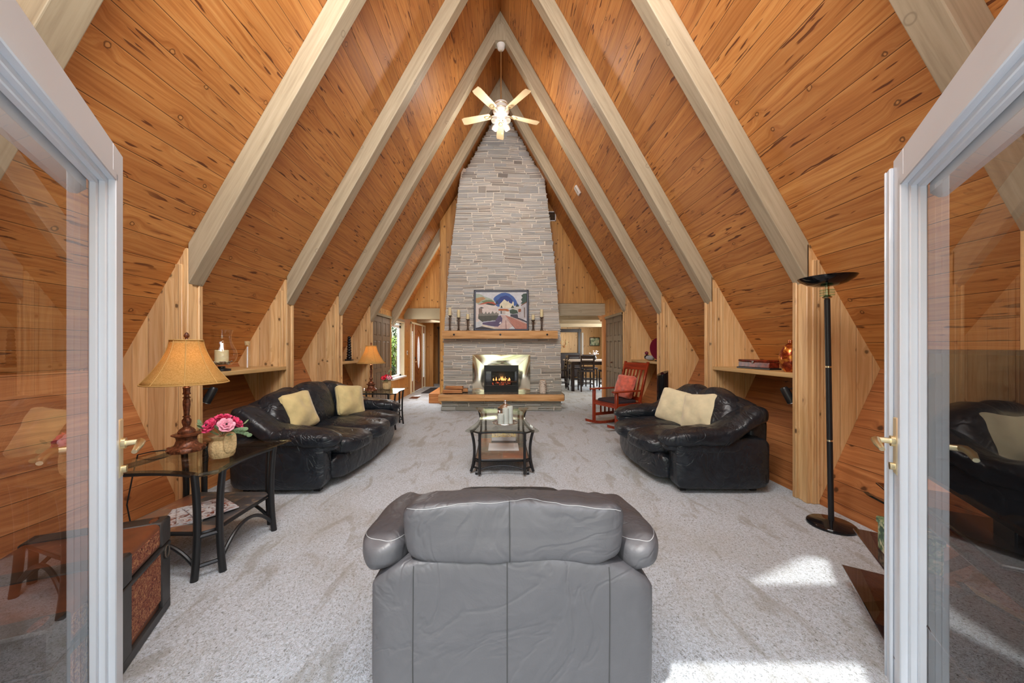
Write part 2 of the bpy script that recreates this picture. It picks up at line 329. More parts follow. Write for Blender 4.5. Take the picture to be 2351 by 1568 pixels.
# ------------------------------------------------------------------ mesh builder
class MB:
    def __init__(s): s.v = []; s.f = []; s.uv = []; s.mi = []; s.sm = []
    def add(s, vs, fs, uvs=None, mi=0, smooth=False):
        b = len(s.v); s.v += [tuple(x) for x in vs]
        for k, f in enumerate(fs):
            s.f.append([b+i for i in f]); s.mi.append(mi); s.sm.append(smooth)
            if uvs: s.uv.append(uvs[k])
            else:
                P = [Vector(vs[i]) for i in f]; n = Vector((0, 0, 0))
                for a in range(1, len(P)-1): n += (P[a]-P[0]).cross(P[a+1]-P[0])
                ax = max(range(3), key=lambda i: abs(n[i])); o = [i for i in range(3) if i != ax]
                if ax == 2: uu = [(p[0], p[1]) for p in P]
                else: uu = [(p[o[1]], p[o[0]]) for p in P]
                s.uv.append(uu)
        return s
    def box(s, a, b, grain=None, mi=0, rot=None, piv=None, smooth=False):
        x0, y0, z0 = a; x1, y1, z1 = b
        vs = [(x, y, z) for z in (z0, z1) for y in (y0, y1) for x in (x0, x1)]
        fs = [(0, 2, 3, 1), (4, 5, 7, 6), (0, 1, 5, 4), (2, 6, 7, 3), (0, 4, 6, 2), (1, 3, 7, 5)]
        if grain is None: grain = max(range(3), key=lambda i: abs(b[i]-a[i]))
        uvs = []
        for f in fs:
            P = [vs[i] for i in f]; var = [i for i in range(3) if len({round(p[i], 6) for p in P}) > 1]
            if len(var) < 2: var = [0, 1]
            g = grain if grain in var else var[0]; o = [i for i in var if i != g][0]
            uvs.append([(p[g], p[o]) for p in P])
        if rot is not None:
            pv = Vector(piv if piv else ((x0+x1)/2, (y0+y1)/2, (z0+z1)/2)); R = rot
            vs = [tuple(pv+R@(Vector(p)-pv)) for p in vs]
        return s.add(vs, fs, uvs, mi, smooth)
    def rbox(s, a, b, r=.01, seg=2, grain=None, mi=0, rot=None, piv=None):
        bm = bmesh.new(); c = [(a[i]+b[i])/2 for i in range(3)]; d = [abs(b[i]-a[i]) for i in range(3)]
        bmesh.ops.create_cube(bm, size=1, matrix=Matrix.Translation(c) @ Matrix.Diagonal((*d, 1)))
        bmesh.ops.bevel(bm, geom=list(bm.edges), offset=min(r, min(d)*.49), segments=seg, affect='EDGES', profile=.5)
        vs = [v.co.copy() for v in bm.verts]; bm.verts.index_update(); fs = [[v.index for v in f.verts] for f in bm.faces]; bm.free()
        g = grain if grain is not None else max(range(3), key=lambda i: d[i]); uvs = []
        for f in fs:
            P = [vs[i] for i in f]; n = (P[1]-P[0]).cross(P[2]-P[1]); ax = max(range(3), key=lambda i: abs(n[i]))
            o = [i for i in range(3) if i != ax]; gg = g if g in o else o[0]; oo = [i for i in o if i != gg][0]
            uvs.append([(p[gg], p[oo]) for p in P])
        if rot is not None:
            pv = Vector(piv if piv else c); vs = [pv+rot@(p-pv) for p in vs]
        return s.add(vs, fs, uvs, mi, True)
    def prism(s, pts, y0, y1, axis='y', mi=0, grain='z', smooth=False):
        # pts: polygon in (x,z) extruded along y  /  axis 'z': (x,y) extruded z / axis 'x': (y,z) extruded x
        n = len(pts)
        def mk(p, t):
            return (p[0], t, p[1]) if axis == 'y' else ((p[0], p[1], t) if axis == 'z' else (t, p[0], p[1]))
        vs = [mk(p, y0) for p in pts]+[mk(p, y1) for p in pts]
        fs = [list(range(n)), list(range(2*n-1, n-1, -1))]; uvs = []
        gi = 'xyz'.index(grain)
        def auto(f):
            P = [Vector(vs[i]) for i in f]; nn = Vector((0, 0, 0))
            for a in range(1, len(P)-1): nn += (P[a]-P[0]).cross(P[a+1]-P[0])
            ax = max(range(3), key=lambda i: abs(nn[i])); o = [i for i in range(3) if i != ax]
            g = gi if gi in o else o[0]; oo = [i for i in o if i != g][0]
            return [(p[g], p[oo]) for p in P]
        for i in range(n): fs.append([i, i+n, (i+1) % n+n, (i+1) % n])
        return s.add(vs, fs, [auto(f) for f in fs], mi, smooth)
    def tube(s, path, r, n=8, mi=0, caps=True, rs=None):
        P = [Vector(p) for p in path]; N = len(P); vs = []; up = Vector((0, 0, 1)); prev = None; acc = 0; us = []
        for i, p in enumerate(P):
            t = (P[min(i+1, N-1)]-P[max(i-1, 0)]).normalized()
            if prev is None:
                a = up if abs(t.z) < .9 else Vector((1, 0, 0)); x = t.cross(a).normalized()
            else: x = (prev-t*prev.dot(t)).normalized()
            prev = x; y = t.cross(x); rr = rs[i] if rs else r
            if i: acc += (P[i]-P[i-1]).length
            us.append(acc)
            for k in range(n): vs.append(p+x*math.cos(2*PI*k/n)*rr+y*math.sin(2*PI*k/n)*rr)
        fs = []; uvs = []
        for i in range(N-1):
            for k in range(n):
                fs.append([i*n+k, i*n+(k+1) % n, (i+1)*n+(k+1) % n, (i+1)*n+k]); w = 2*PI*r/n
                uvs.append([(us[i], k*w), (us[i], (k+1)*w), (us[i+1], (k+1)*w), (us[i+1], k*w)])
        if caps:
            fs += [list(range(n))[::-1], [(N-1)*n+k for k in range(n)]]; uvs += [[(0, 0)]*n]*2
        return s.add(vs, fs, uvs, mi, True)
    def lathe(s, prof, c=(0, 0, 0), n=24, mi=0, flute=0, fl=0.0, sq=None, caps=True):
        vs = []; N = len(prof)
        for (r, z) in prof:
            for k in range(n):
                a = 2*PI*(k+.5 if sq else k)/n; q = r*(1+fl*math.cos(flute*a)) if flute else r
                vs.append((c[0]+q*math.cos(a), c[1]+q*math.sin(a), c[2]+z))
        fs = [[i*n+k, i*n+(k+1) % n, (i+1)*n+(k+1) % n, (i+1)*n+k] for i in range(N-1) for k in range(n)]
        if caps:
            if prof[0][0] > 1e-4: fs.append(list(range(n))[::-1])
            if prof[-1][0] > 1e-4: fs.append([(N-1)*n+k for k in range(n)])
        return s.add(vs, fs, None, mi, not sq)
    def soft(s, c, size, p=4., n=12, deform=None, mi=0, pz=None, rot=None):
        # superellipsoid cushion
        idx = {}; vs = []; fs = []
        def vid(x, y, z):
            k = (round(x, 5), round(y, 5), round(z, 5))
            if k not in idx:
                q = (abs(x)**p+abs(y)**p+abs(z)**p)**(1/p)
                v = Vector((x/q*size[0]/2, y/q*size[1]/2, z/q*size[2]/2))
                if deform: v = Vector(deform(v))
                if rot is not None: v = rot@v
                idx[k] = len(vs); vs.append(v+Vector(c))
            return idx[k]
        g = [math.tan((-1+2*i/n)*PI/4) for i in range(n+1)]
        for ax in range(3):
            for sg in (-1, 1):
                for i in range(n):
                    for j in range(n):
                        q = []
                        for (a, b) in ((i, j), (i+1, j), (i+1, j+1), (i, j+1)):
                            t = [0, 0, 0]; t[ax] = sg; t[(ax+1) % 3] = g[a]; t[(ax+2) % 3] = g[b]; q.append(vid(*t))
                        fs.append(q if sg > 0 else q[::-1])
        return s.add(vs, fs, None, mi, True)
    def build(s, name, mats, parent=None, sub=0, bevel=0):
        me = bpy.data.meshes.new(name); me.from_pydata([tuple(v) for v in s.v], [], s.f)
        if not isinstance(mats, (list, tuple)): mats = [mats]
        for m in mats: me.materials.append(m)
        ul = me.uv_layers.new(name='UVMap'); k = 0; buf = []
        for u in s.uv:
            for q in u: buf += [q[0], q[1]]
        ul.data.foreach_set('uv', buf)
        me.polygons.foreach_set('material_index', s.mi); me.polygons.foreach_set('use_smooth', s.sm)
        me.update()
        o = bpy.data.objects.new(name, me); COL.objects.link(o)
        if any(s.sm): me.set_sharp_from_angle(angle=math.radians(42))
        if parent: o.parent = parent
        if bevel:
            md = o.modifiers.new('bevel', 'BEVEL'); md.width = bevel; md.segments = 2; md.limit_method = 'ANGLE'
        if sub:
            md = o.modifiers.new('sub', 'SUBSURF'); md.levels = sub; md.render_levels = sub
        return o
def tag(o, label=None, cat=None, group=None, kind=None):
    if label: o['label'] = label
    if cat: o['category'] = cat
    if group: o['group'] = group
    if kind: o['kind'] = kind
    return o
def thing(name, label, cat, loc=(0, 0, 0), rz=0, group=None):
    o = bpy.data.objects.new(name, None); COL.objects.link(o); o.empty_display_size = .1
    o.location = loc; o.rotation_euler = (0, 0, rz); return tag(o, label, cat, group)
def struct(mb, name, m, parent=None, **k):
    o = mb.build(name, m, parent, **k)
    if not parent: o['kind'] = 'structure'
    return o
def kids(o): return [c for c in bpy.data.objects if c.parent == o]
def dup(o, parent=None, loc=None, rz=None, label=None):
    c = o.copy(); COL.objects.link(c)
    if parent: c.parent = parent
    for ch in kids(o): dup(ch, c)
    if loc is not None: c.location = loc
    if rz is not None: c.rotation_euler = (0, 0, rz)
    if label: c['label'] = label
    return c
def RX(a): return Matrix.Rotation(a, 3, 'X')
def RY(a): return Matrix.Rotation(a, 3, 'Y')
def RZ(a): return Matrix.Rotation(a, 3, 'Z')
def bez(p0, p1, p2, n=8):
    p0, p1, p2 = map(Vector, (p0, p1, p2)); return [(1-t)**2*p0+2*t*(1-t)*p1+t*t*p2 for t in [i/n for i in range(n+1)]]
# ------------------------------------------------------------------ the shell of the room
XC = -.03; AP = 6.73; S = 1.75; KX = 3.2; KZ = AP-S*3.2; FX = 2.68; PX = 2.6
Y0, Y1 = -.35, 9.2  # roof runs forward as an unseen eave, sized to trim the sun
D = [1.55, 2.88, 4.2, 5.53, 6.86, 8.19]
SL = math.hypot(1, S)
fl = MB(); fl.box((-4.5, -2.5, -.12), (4.5, 15.6, 0), 1); struct(fl, 'floor', M['carpet'])
for sd in (-1, 1):
    for (ys, ye, kx) in ((Y0, 7.0, KX), (7.0, Y1+.1, 2.64)):
        b = MB(); vs = []; T = .12
        for (x, o_) in ((0, 0), (kx+.05, 0), (kx+.05, T), (0, T)):
            X, Z = XC+sd*(x+o_*S/SL*(1 if x > 0 else 0)), AP-S*x+o_/SL*(1 if x > 0 else SL*1.15)
            vs += [(X, ys, Z), (X, ye, Z)]
        fs = [(0, 1, 3, 2), (4, 5, 7, 6), (2, 3, 5, 4), (0, 2, 4, 6), (1, 7, 5, 3)]
        if sd < 0: fs = [f[::-1] for f in fs]
        uvs = [[(vs[i][1]+sd*3.7, abs(vs[i][0]-XC)*SL+(7 if sd > 0 else 0)) for i in f] for f in fs]
        b.add(vs, fs, uvs); struct(b, 'ceiling', M['roof'])
    # lower wall, leaning in from the knee to the floor
    b = MB(); yb = 6.9 if sd > 0 else 6.9
    vs = []
    for (x, z) in ((FX, 0), (KX+.02, KZ+.04), (KX+.12, KZ-.02), (FX+.12, 0)):
        vs += [(XC+sd*x, .5, z), (XC+sd*x, yb, z)]
    fs = [(0, 1, 3, 2), (4, 5, 7, 6), (2, 3, 5, 4), (0, 2, 4, 6), (1, 7, 5, 3)]
    if sd < 0: fs = [f[::-1] for f in fs]
    uvs = [[(vs[i][1]+sd*1.3, vs[i][2]*1.13+(9 if sd > 0 else 3.03)) for i in f] for f in fs]
    b.add(vs, fs, uvs); struct(b, 'wall_left' if sd < 0 else 'wall_right', M['low'])
    # upright fins with their posts
    for k, d in enumerate(D[:5]):
        px = PX-(.02 if sd > 0 else 0)
        if sd > 0 and k == 4: px = 2.48
        b = MB()
        pts = [(XC+sd*(px+.02), 0), (XC+sd*FX, 0), (XC+sd*KX, KZ), (XC+sd*(px+.02), AP-S*(px+.02))]
        if sd > 0: b.prism(pts, d+.005, d+.145)
        else: b.prism(pts[::-1], d+.005, d+.145)
        o = struct(b, 'wall_left' if sd < 0 else 'wall_right', M['fin'])
        b = MB()
        for (ya, yb_, ex) in ((d, d+.05, 0), (d+.05, d+.105, .012), (d+.105, d+.15, 0)):
            xa, xb = XC+sd*(px+ex), XC+sd*(px+.045)
            zt = AP-S*px
            b.rbox((min(xa, xb), ya, 0), (max(xa, xb), yb_-.002, zt-.04), .006, 1, 2)
        b.rbox((min(XC+sd*(px+.04), XC+sd*(px+.10)), d-.012, 0), (max(XC+sd*(px+.04), XC+sd*(px+.10)), d+.01, AP-S*(px+.1)), .005, 1, 2)
        struct(b, 'trim_%d' % (k+1+(5 if sd > 0 else 0)), M['postwood'])
# rafter frames
ford = ['nearest frame, in front of all the others', 'second frame from the glass doors', 'third frame from the glass doors',
        'fourth frame, the one the ceiling fan hangs beside', 'fifth frame, crossing just in front of the chimney top', 'farthest frame, half hidden behind the chimney']
VH = .34
for k, d in enumerate(D):
    t = thing('rafter_frame', 'khaki painted A-shaped rafter pair, '+ford[k], 'beam', (XC, d, 0))
    for sd in (-1, 1):
        b = MB(); px = PX if k < 5 else 2.6
        if k == 4 and sd > 0: px = 2.5
        pts = [(0, AP), (sd*px, AP-S*px), (sd*px, AP-S*px-VH), (0, AP-VH)]
        vs = [(x, 0, z) for x, z in pts]+[(x, .145, z) for x, z in pts]
        fs = [(0, 1, 2, 3), (7, 6, 5, 4), (1, 5, 6, 2), (2, 6, 7, 3), (0, 4, 5, 1), (0, 3, 7, 4)]
        if sd > 0: pass
        else: fs = [f[::-1] for f in fs]
        uvs = []
        for fi, f in enumerate(fs):
            if fi < 2: uvs.append([(math.hypot(vs[i][0], AP-vs[i][2]), (vs[i][2]+S*abs(vs[i][0])-AP)/SL+k*3+sd) for i in f])
            else: uvs.append([(math.hypot(vs[i][0], AP-vs[i][2]), vs[i][1]+k+sd) for i in f])
        b.add(vs, fs, uvs); b.build('rafter', M['beam'], t, bevel=.006)
    b = MB(); b.box((-.1, -.004, AP-VH-.14), (.1, .15, AP-VH+.12), 2); b.build('ridge_block', M['beam'], t)
# gable wall left and right of the chimney, headers
def roofz(x): return AP-S*abs(x-XC)
YR, YL, YF = 8.15, 9.2, 8.0
HB, HT = 2.09, 2.37
b = MB(); xr = 2.43
b.prism([(1.0, HT), (xr+.1, HT), (xr+.1, roofz(xr+.1)), (1.0, roofz(1.0))], YR, YR+.1); struct(b, 'wall_back', M['gable'])
b = MB(); b.prism([(.2, HT), (1.0, HT), (1.0, roofz(1.0)), (.2, roofz(.2))], YR, YR+.1); struct(b, 'wall_back', M['gable'])
b = MB(); b.box((.9, YR-.02, HB), (xr, YR+.12, HT-.01), 0); struct(b, 'trim_11', M['beam'])
b = MB(); b.prism([(-2.62, HT), (-1.2, HT), (-1.2, roofz(-1.2)), (-2.62, roofz(-2.62))], YL, YL+.1); struct(b, 'wall_back', M['gable'])
b = MB(); b.box((-2.62, YL-.03, HB), (-1.2, YL+.12, HT-.02), 0); b.box((-2.62, YL-.035, HT-.02), (-1.2, YL+.02, HT), 0); struct(b, 'trim_12', M['taupe2'])
b = MB(); b.prism([(-1.45, 0), (-.9, 0), (-.9, roofz(-.95)-.02), (-1.45, roofz(-1.45))], YF, YF+.12); struct(b, 'wall_back', M['gable'])
# left side wall beyond the last fin: planks above the closet, window, entry door
XL = -2.63
b = MB()
WZ0, WZ1, WY0, WY1 = .57, 2.0, 8.17, 9.2
DY0, DY1 = 9.85, 11.65
def lw(y0, y1, z0, z1): b.box((XL-.12, y0, z0), (XL, y1, z1), 2)
lw(7.0, 12.7, 2.03, 2.32); lw(8.12, 8.17, 0, 2.03); lw(8.17, 9.2, 0, WZ0); lw(9.2, DY0, 0, 2.03); lw(DY1, 12.7, 0, 2.03)
struct(b, 'wall_left', M['gable'])
b = MB(); b.box((XL-.3, 7.0, -.0), (XL-.12, 8.17, 2.5)); struct(b, 'wall_left', M['gable'])
b = MB(); b.box((XL-.02, 7.0, 2.0), (XL+.025, 9.2, 2.05), 1); struct(b, 'trim_13', M['taupe2'])
b = MB(); b.box((XL-.03, 11.7, 0), (XL+.28, 11.85, 2.2), 2); struct(b, 'trim_14', M['gable'])
# window with frame
w = MB(); fw = .05
for (ya, yb_, za, zb) in ((WY0, WY1, WZ0, WZ0+fw), (WY0, WY1, WZ1-fw, WZ1), (WY0, WY0+fw, WZ0, WZ1), (WY1-.16, WY1, WZ0, WZ1), (WY0, WY1, WZ1-.16, WZ1-.1)):
    w.box((XL-.13, ya, za), (XL-.07, yb_, zb))
wo = struct(w, 'window_1', M['white'])
w = MB(); w.box((XL-.11, WY0, WZ0), (XL-.10, WY1-.12, WZ1)); w.build('pane', M['glass'], wo)
w = MB(); w.box((XL-.10, WY1-.03, WZ0), (XL+.012, WY1+.04, WZ1)); w.box((XL-.12, WY0, WZ1-.03), (XL+.012, WY1, WZ1+.0)); w.build('window_jamb', M['cream'], wo)
w = MB(); w.box((XL-.12, WY0-.02, WZ0-.03), (XL+.06, WY1+.06, WZ0+.01)); w.build('window_sill', M['white'], wo)
# entry door unit
dl = MB(); yy = (DY0, 10.14, 10.2, 11.22, 11.28, DY1)
dl.box((XL-.03, yy[2], .02), (XL+.01, yy[3], 2.02), 2)
do = struct(dl, 'door_1', M['doorwood'])
w = MB()
for (a, c) in ((DY0, DY0+.05), (yy[1], yy[2]), (yy[3], yy[4]), (DY1-.05, DY1)): w.box((XL-.04, a, 0), (XL+.035, c, 2.04), 2)
w.box((XL-.04, DY0, 2.02), (XL+.035, DY1, 2.07), 1); w.build('door_frame', M['cream'], do)
for (a, c) in ((DY0+.05, yy[1]), (yy[4], DY1-.05)):
    w = MB(); w.box((XL-.03, a, .02), (XL+.005, c, 2.02), 2); q = w.build('sidelight', M['doorwood'], do)
    g = MB(); g.box((XL+.004, a+.06, .35), (XL+.012, c-.06, 1.8)); g.build('sidelight_pane', M['leadglass'], q)
g = MB(); cy, cz = (yy[2]+yy[3])/2, 1.18
ov = [(cy+.2*math.cos(2*PI*i/32), cz+.52*math.sin(2*PI*i/32)) for i in range(32)]
g.prism(ov, XL+.005, XL+.022, 'x'); g.build('oval_pane', M['leadglass'], do)
g = MB(); g.tube([(XL+.02, y, z) for y, z in ov+ov[:2]], .018, 6, caps=False)
g.tube([(XL+.012, yy[2]+.15, .35), (XL+.012, cy, .25), (XL+.012, yy[3]-.15, .35)], .015, 5)
g.tube([(XL+.012, yy[2]+.15, .75), (XL+.012, cy, .5), (XL+.012, yy[3]-.15, .75)], .015, 5)
g.tube([(XL+.012, yy[2]+.15, 1.72), (XL+.012, cy, 1.9), (XL+.012, yy[3]-.15, 1.72)], .015, 5); g.build('door_moulding', M['doorwood'], do)
g = MB(); g.lathe([(0, 0), (.035, .0), (.03, .02), (0, .03)], n=12); h = g.build('door_handle', M['black'], do); h.location = (XL+.02, yy[2]+.08, 1.02); h.rotation_euler = (0, PI/2, 0)
g = MB(); g.soft((XL+.05, yy[2]+.08, .9), (.05, .05, .05), 2., 6); g.build('door_knob', M['brass'], do)
# hall end
b = MB(); b.box((-2.75, 12.7, 0), (-1.3, 12.8, 2.4), 2); struct(b, 'wall_back', M['gable'])
b = MB(); b.box((-1.42, 8.95, 0), (-1.32, 12.7, 2.4), 2); struct(b, 'wall_right', M['gable'])
b = MB(); b.box((-2.75, 9.3, 2.3), (-1.3, 12.8, 2.4)); struct(b, 'ceiling', M['ceil_beige'])
b = MB(); b.box((-2.63, 10.6, 2.1), (-1.42, 10.75, 2.3), 0); struct(b, 'trim_15', M['beam'])
b = MB(); b.box((-2.36, 12.64, 0), (-2.3, 12.7, 2.07)); b.box((-2.4, 12.64, 2.02), (-1.42, 12.7, 2.1)); struct(b, 'trim_16', M['taupe'])
def paneldoor(o_name, x0, x1, y, z1, mat, alongY=False, kind=True, cols=2):
    # six-panel leaf; face towards -y (or towards the room when alongY = +1/-1)
    w = MB(); W = x1-x0; t_ = .035; n = 3; rows = [(.12, .78), (.86, z1-.52), (z1-.42, z1-.12)]
    st = .095 if W > .6 else .06
    w.box((0, .012, 0), (W, t_, z1), 2)
    cw = (W-st*(cols+1))/cols
    for c in range(cols+1): w.box((c*(cw+st), 0, 0), (c*(cw+st)+st, .014, z1), 2)
    zs = [0]+[q for r in rows for q in r]+[z1]
    for i in range(0, len(zs), 2): w.box((0, 0.0005, zs[i]), (W, .0145, zs[i+1]), 0)
    for c in range(cols):
        for (a, bb) in rows:
            xa = st+c*(cw+st); i = cw*.18
            w.add([(xa+.01, .012, a+.01), (xa+cw-.01, .012, a+.01), (xa+cw-.01, .012, bb-.01), (xa+.01, .012, bb-.01), (xa+i, .003, a+i), (xa+cw-i, .003, a+i), (xa+cw-i, .003, bb-i), (xa+i, .003, bb-i)],
                  [(4, 5, 6, 7), (0, 1, 5, 4), (1, 2, 6, 5), (2, 3, 7, 6), (3, 0, 4, 7)])
    return w
w = paneldoor('door_2', -2.30, -1.45, 12.66, 2.0, M['taupe']); o = struct(w, 'door_2', M['taupe']); o.location = (-2.3, 12.65, 0)
g = MB(); g.soft((.78, -.03, 1.0), (.05, .05, .05), 2., 6); g.build('door_knob', M['brass'], o)
# closet bifold leaves: left wall and right wall
n_ = 3
for i, (ya, yb_) in enumerate(((7.02, 7.56), (7.575, 8.12))):
    w = paneldoor('door_%d' % n_, 0, yb_-ya, 0, 1.98, None, cols=2); o = struct(w, 'door_%d' % n_, M['taupe']); n_ += 1
    o.location = (XL-.01, ya, .01); o.rotation_euler = (0, 0, PI/2)
    if i == 1: g = MB(); g.soft((.1, -.02, .98), (.035, .035, .035), 2., 6); g.build('door_knob', M['bronze'], o)
XR = 2.43
for i, (ya, yb_) in enumerate(((7.02, 7.56), (7.575, 8.10))):
    w = paneldoor('door_%d' % n_, 0, yb_-ya, 0, 1.98, None, cols=2); o = struct(w, 'door_%d' % n_, M['taupe']); n_ += 1
    o.location = (XR+.01, yb_, .01); o.rotation_euler = (0, 0, -PI/2)
    if i == 1: g = MB(); g.soft((.45, -.02, .98), (.035, .035, .035), 2., 6); g.build('door_knob', M['bronze'], o)
b = MB(); b.prism([(7.0, 2.0), (8.15, 2.0), (8.15, 2.47), (7.0, 2.47)], XR+.0, XR+.08, 'x', grain='z'); struct(b, 'wall_right', M['gable'])
b = MB(); b.box((XR+.05, 7.0, 0), (XR+.15, 8.25, 2.2), 2); struct(b, 'wall_right', M['gable'])
b = MB(); b.box((XR-.02, 7.0, 1.99), (XR+.03, 8.15, 2.04), 1); struct(b, 'trim_17', M['taupe2'])
b = MB(); b.box((XR-.045, 8.1, 0), (XR+.03, 8.24, 2.09), 2); struct(b, 'trim_18', M['trimwood'])
# dining room beyond
b = MB(); b.box((-1.3, 15.3, 0), (4.4, 15.4, 2.5), 2); struct(b, 'wall_back', M['fin'])
b = MB(); b.box((4.35, 8.25, 0), (4.45, 9.8, 2.4), 2); b.box((4.35, 9.8, 0), (4.45, 13.0, .8), 2); b.box((4.35, 13.0, 0), (4.45, 15.3, 2.4), 2); b.box((4.35, 9.8, 2.1), (4.45, 13.0, 2.4), 2); struct(b, 'wall_right', M['fin'])  # side opening is out of view, put in to let light through
b = MB(); b.box((XR, 8.25, 0), (4.4, 8.3, 2.4), 2); struct(b, 'wall_front', M['fin'])
b = MB(); b.box((-1.3, 8.9, 2.24), (4.4, 15.4, 2.3)); b.box((1.0, 8.26, 2.24), (4.4, 8.9, 2.3)); struct(b, 'ceiling', M['ceil_beige'])
for i, y in enumerate((9.5, 10.9, 12.5)):
    b = MB(); b.box((-1.2, y, 2.09), (4.35, y+.14, 2.26), 0); struct(b, 'trim_%d' % (19+i), M['beam'])
b = MB(); b.box((1.9, 15.22, 2.02), (3.5, 15.3, 2.16), 0); b.box((3.36, 15.2, 0), (3.46, 15.3, 2.16), 2); struct(b, 'trim_22', M['darkwood'])
b = MB(); b.box((3.52, 15.24, .75), (3.60, 15.3, 2.0), 2); o = struct(b, 'window_2', M['white'])
# wood-topped ledge beside the hearth
b = MB(); b.rbox((-1.74, 8.15, 0), (-1.3, 9.9, .23), .005, 1, 1); struct(b, 'trim_23', M['trimwood'])
# front wall behind the camera: door opening, glazed gable; unseen, openings cut to shape the sun patch
b = MB(); ya, yb_ = .55, .66
def fw_(pts): b.prism(pts, ya, yb_)
fw_([(-2.72, 0), (-1.05, 0), (-1.05, 2.05), (-2.9, 2.05), (-3.2, 1.1)]); fw_([(1.1, 0), (2.66, 0), (3.15, 1.1), (2.84, 2.05), (1.1, 2.05)])
fw_([(-2.65, 2.05), (2.6, 2.05), (2.17, 2.85), (-2.22, 2.85)])
fw_([(-.3, 2.85), (.34, 2.85), (.34, 2.93), (.86, 3.75), (.91, 3.75), (.91, 5.1), (-.03, 6.7), (-.3, 6.2)])
fw_([(.34, 2.85), (2.17, 2.85), (2.12, 2.93), (.34, 2.93)]); fw_([(1.05, 2.93), (2.12, 2.93), (1.69, 3.70), (1.08, 3.70)]); fw_([(.91, 3.75), (1.08, 3.70), (1.69, 3.70), (.91, 5.1)])
struct(b, 'wall_front', M['gable'])
for i, pts in enumerate(([(.34, 2.93), (1.05, 2.93), (1.08, 3.70), (.86, 3.75)], [(-2.22, 2.85), (-.3, 2.85), (-.3, 6.2)])):  # right pane outline worked back from the sun patch it throws
    g = MB(); g.prism(pts, .6, .605); struct(g, 'window_%d' % (3+i), M['glass'])
# vents
t = MB(); t.box((-2.42, 8.9, .001), (-2.2, 9.25, .008)); 
for i in range(8): t.box((-2.41, 8.92+i*.04, .008), (-2.21, 8.935+i*.04, .012))
tag(t.build('floor_vent', M['bronze']), 'dark metal floor register in the carpet below the window', 'vent')
v = thing('wall_vent', 'white framed air return grille on the gable wall right of the chimney', 'vent', (1.05, YR-.001, 4.31))
g = MB()
for (a, c) in (((0, 0), (.22, .02)), ((0, .21), (.22, .23)), ((0, 0), (.02, .23)), ((.2, 0), (.22, .23))): g.box((a[0], -.02, a[1]), (c[0], 0, c[1]))
g.build('vent_frame', M['white'], v); g = MB()
for i in range(7): g.box((.02, -.012, .025+i*.027), (.2, -.004, .043+i*.027), rot=RX(.5))
g.build('louvre', M['black'], v)

# ------------------------------------------------------------------ chimney of ledge stone
CY = 7.6
def cedge(z, sd):   # half width by height
    pts = [(0, 1.31), (1.6, 1.30), (1.9, 1.27), (2.7, 1.215), (3.9, 1.09), (5.35, .90), (6.6, .80)]
    for (a, b_), (c, d_) in zip(pts, pts[1:]):
        if z <= c: return b_+(d_-b_)*(z-a)/(c-a)
    return .8
ch = thing('chimney', 'tall tapering grey ledge-stone chimney rising to the ridge', 'chimney', (0, CY, 0))
b = MB(); zz = [0, 1.6, 1.9, 2.7, 3.9, 5.3]
L_ = [(-cedge(z, -1)+.012, z) for z in zz]; R_ = [(cedge(z, 1)-.012, z) for z in zz]
top = [(R_[-1][0], R_[-1][1])]
pl = L_[::-1]; poly = [(-.86, 5.28), (-.62, 5.62)]+[]
poly = L_+[(-.78, roofz(.78)-.05), (-.03, AP-.1), (.74, roofz(.76)-.05)]+R_[::-1]
poly = [p for p in poly if p[1] > .96]; poly = [(-cedge(.96, 1)+.012, .96)]+poly+[(cedge(.96, 1)-.012, .96)]
b.prism(poly[::-1], .008, .52)
b.box((-1.298, .008, 0), (-.40, .52, .96)); b.box((.36, .008, 0), (1.298, .52, .96)); b.build('mortar_core', M['mortar'], ch)
rng = random.Random(5)
b = MB()
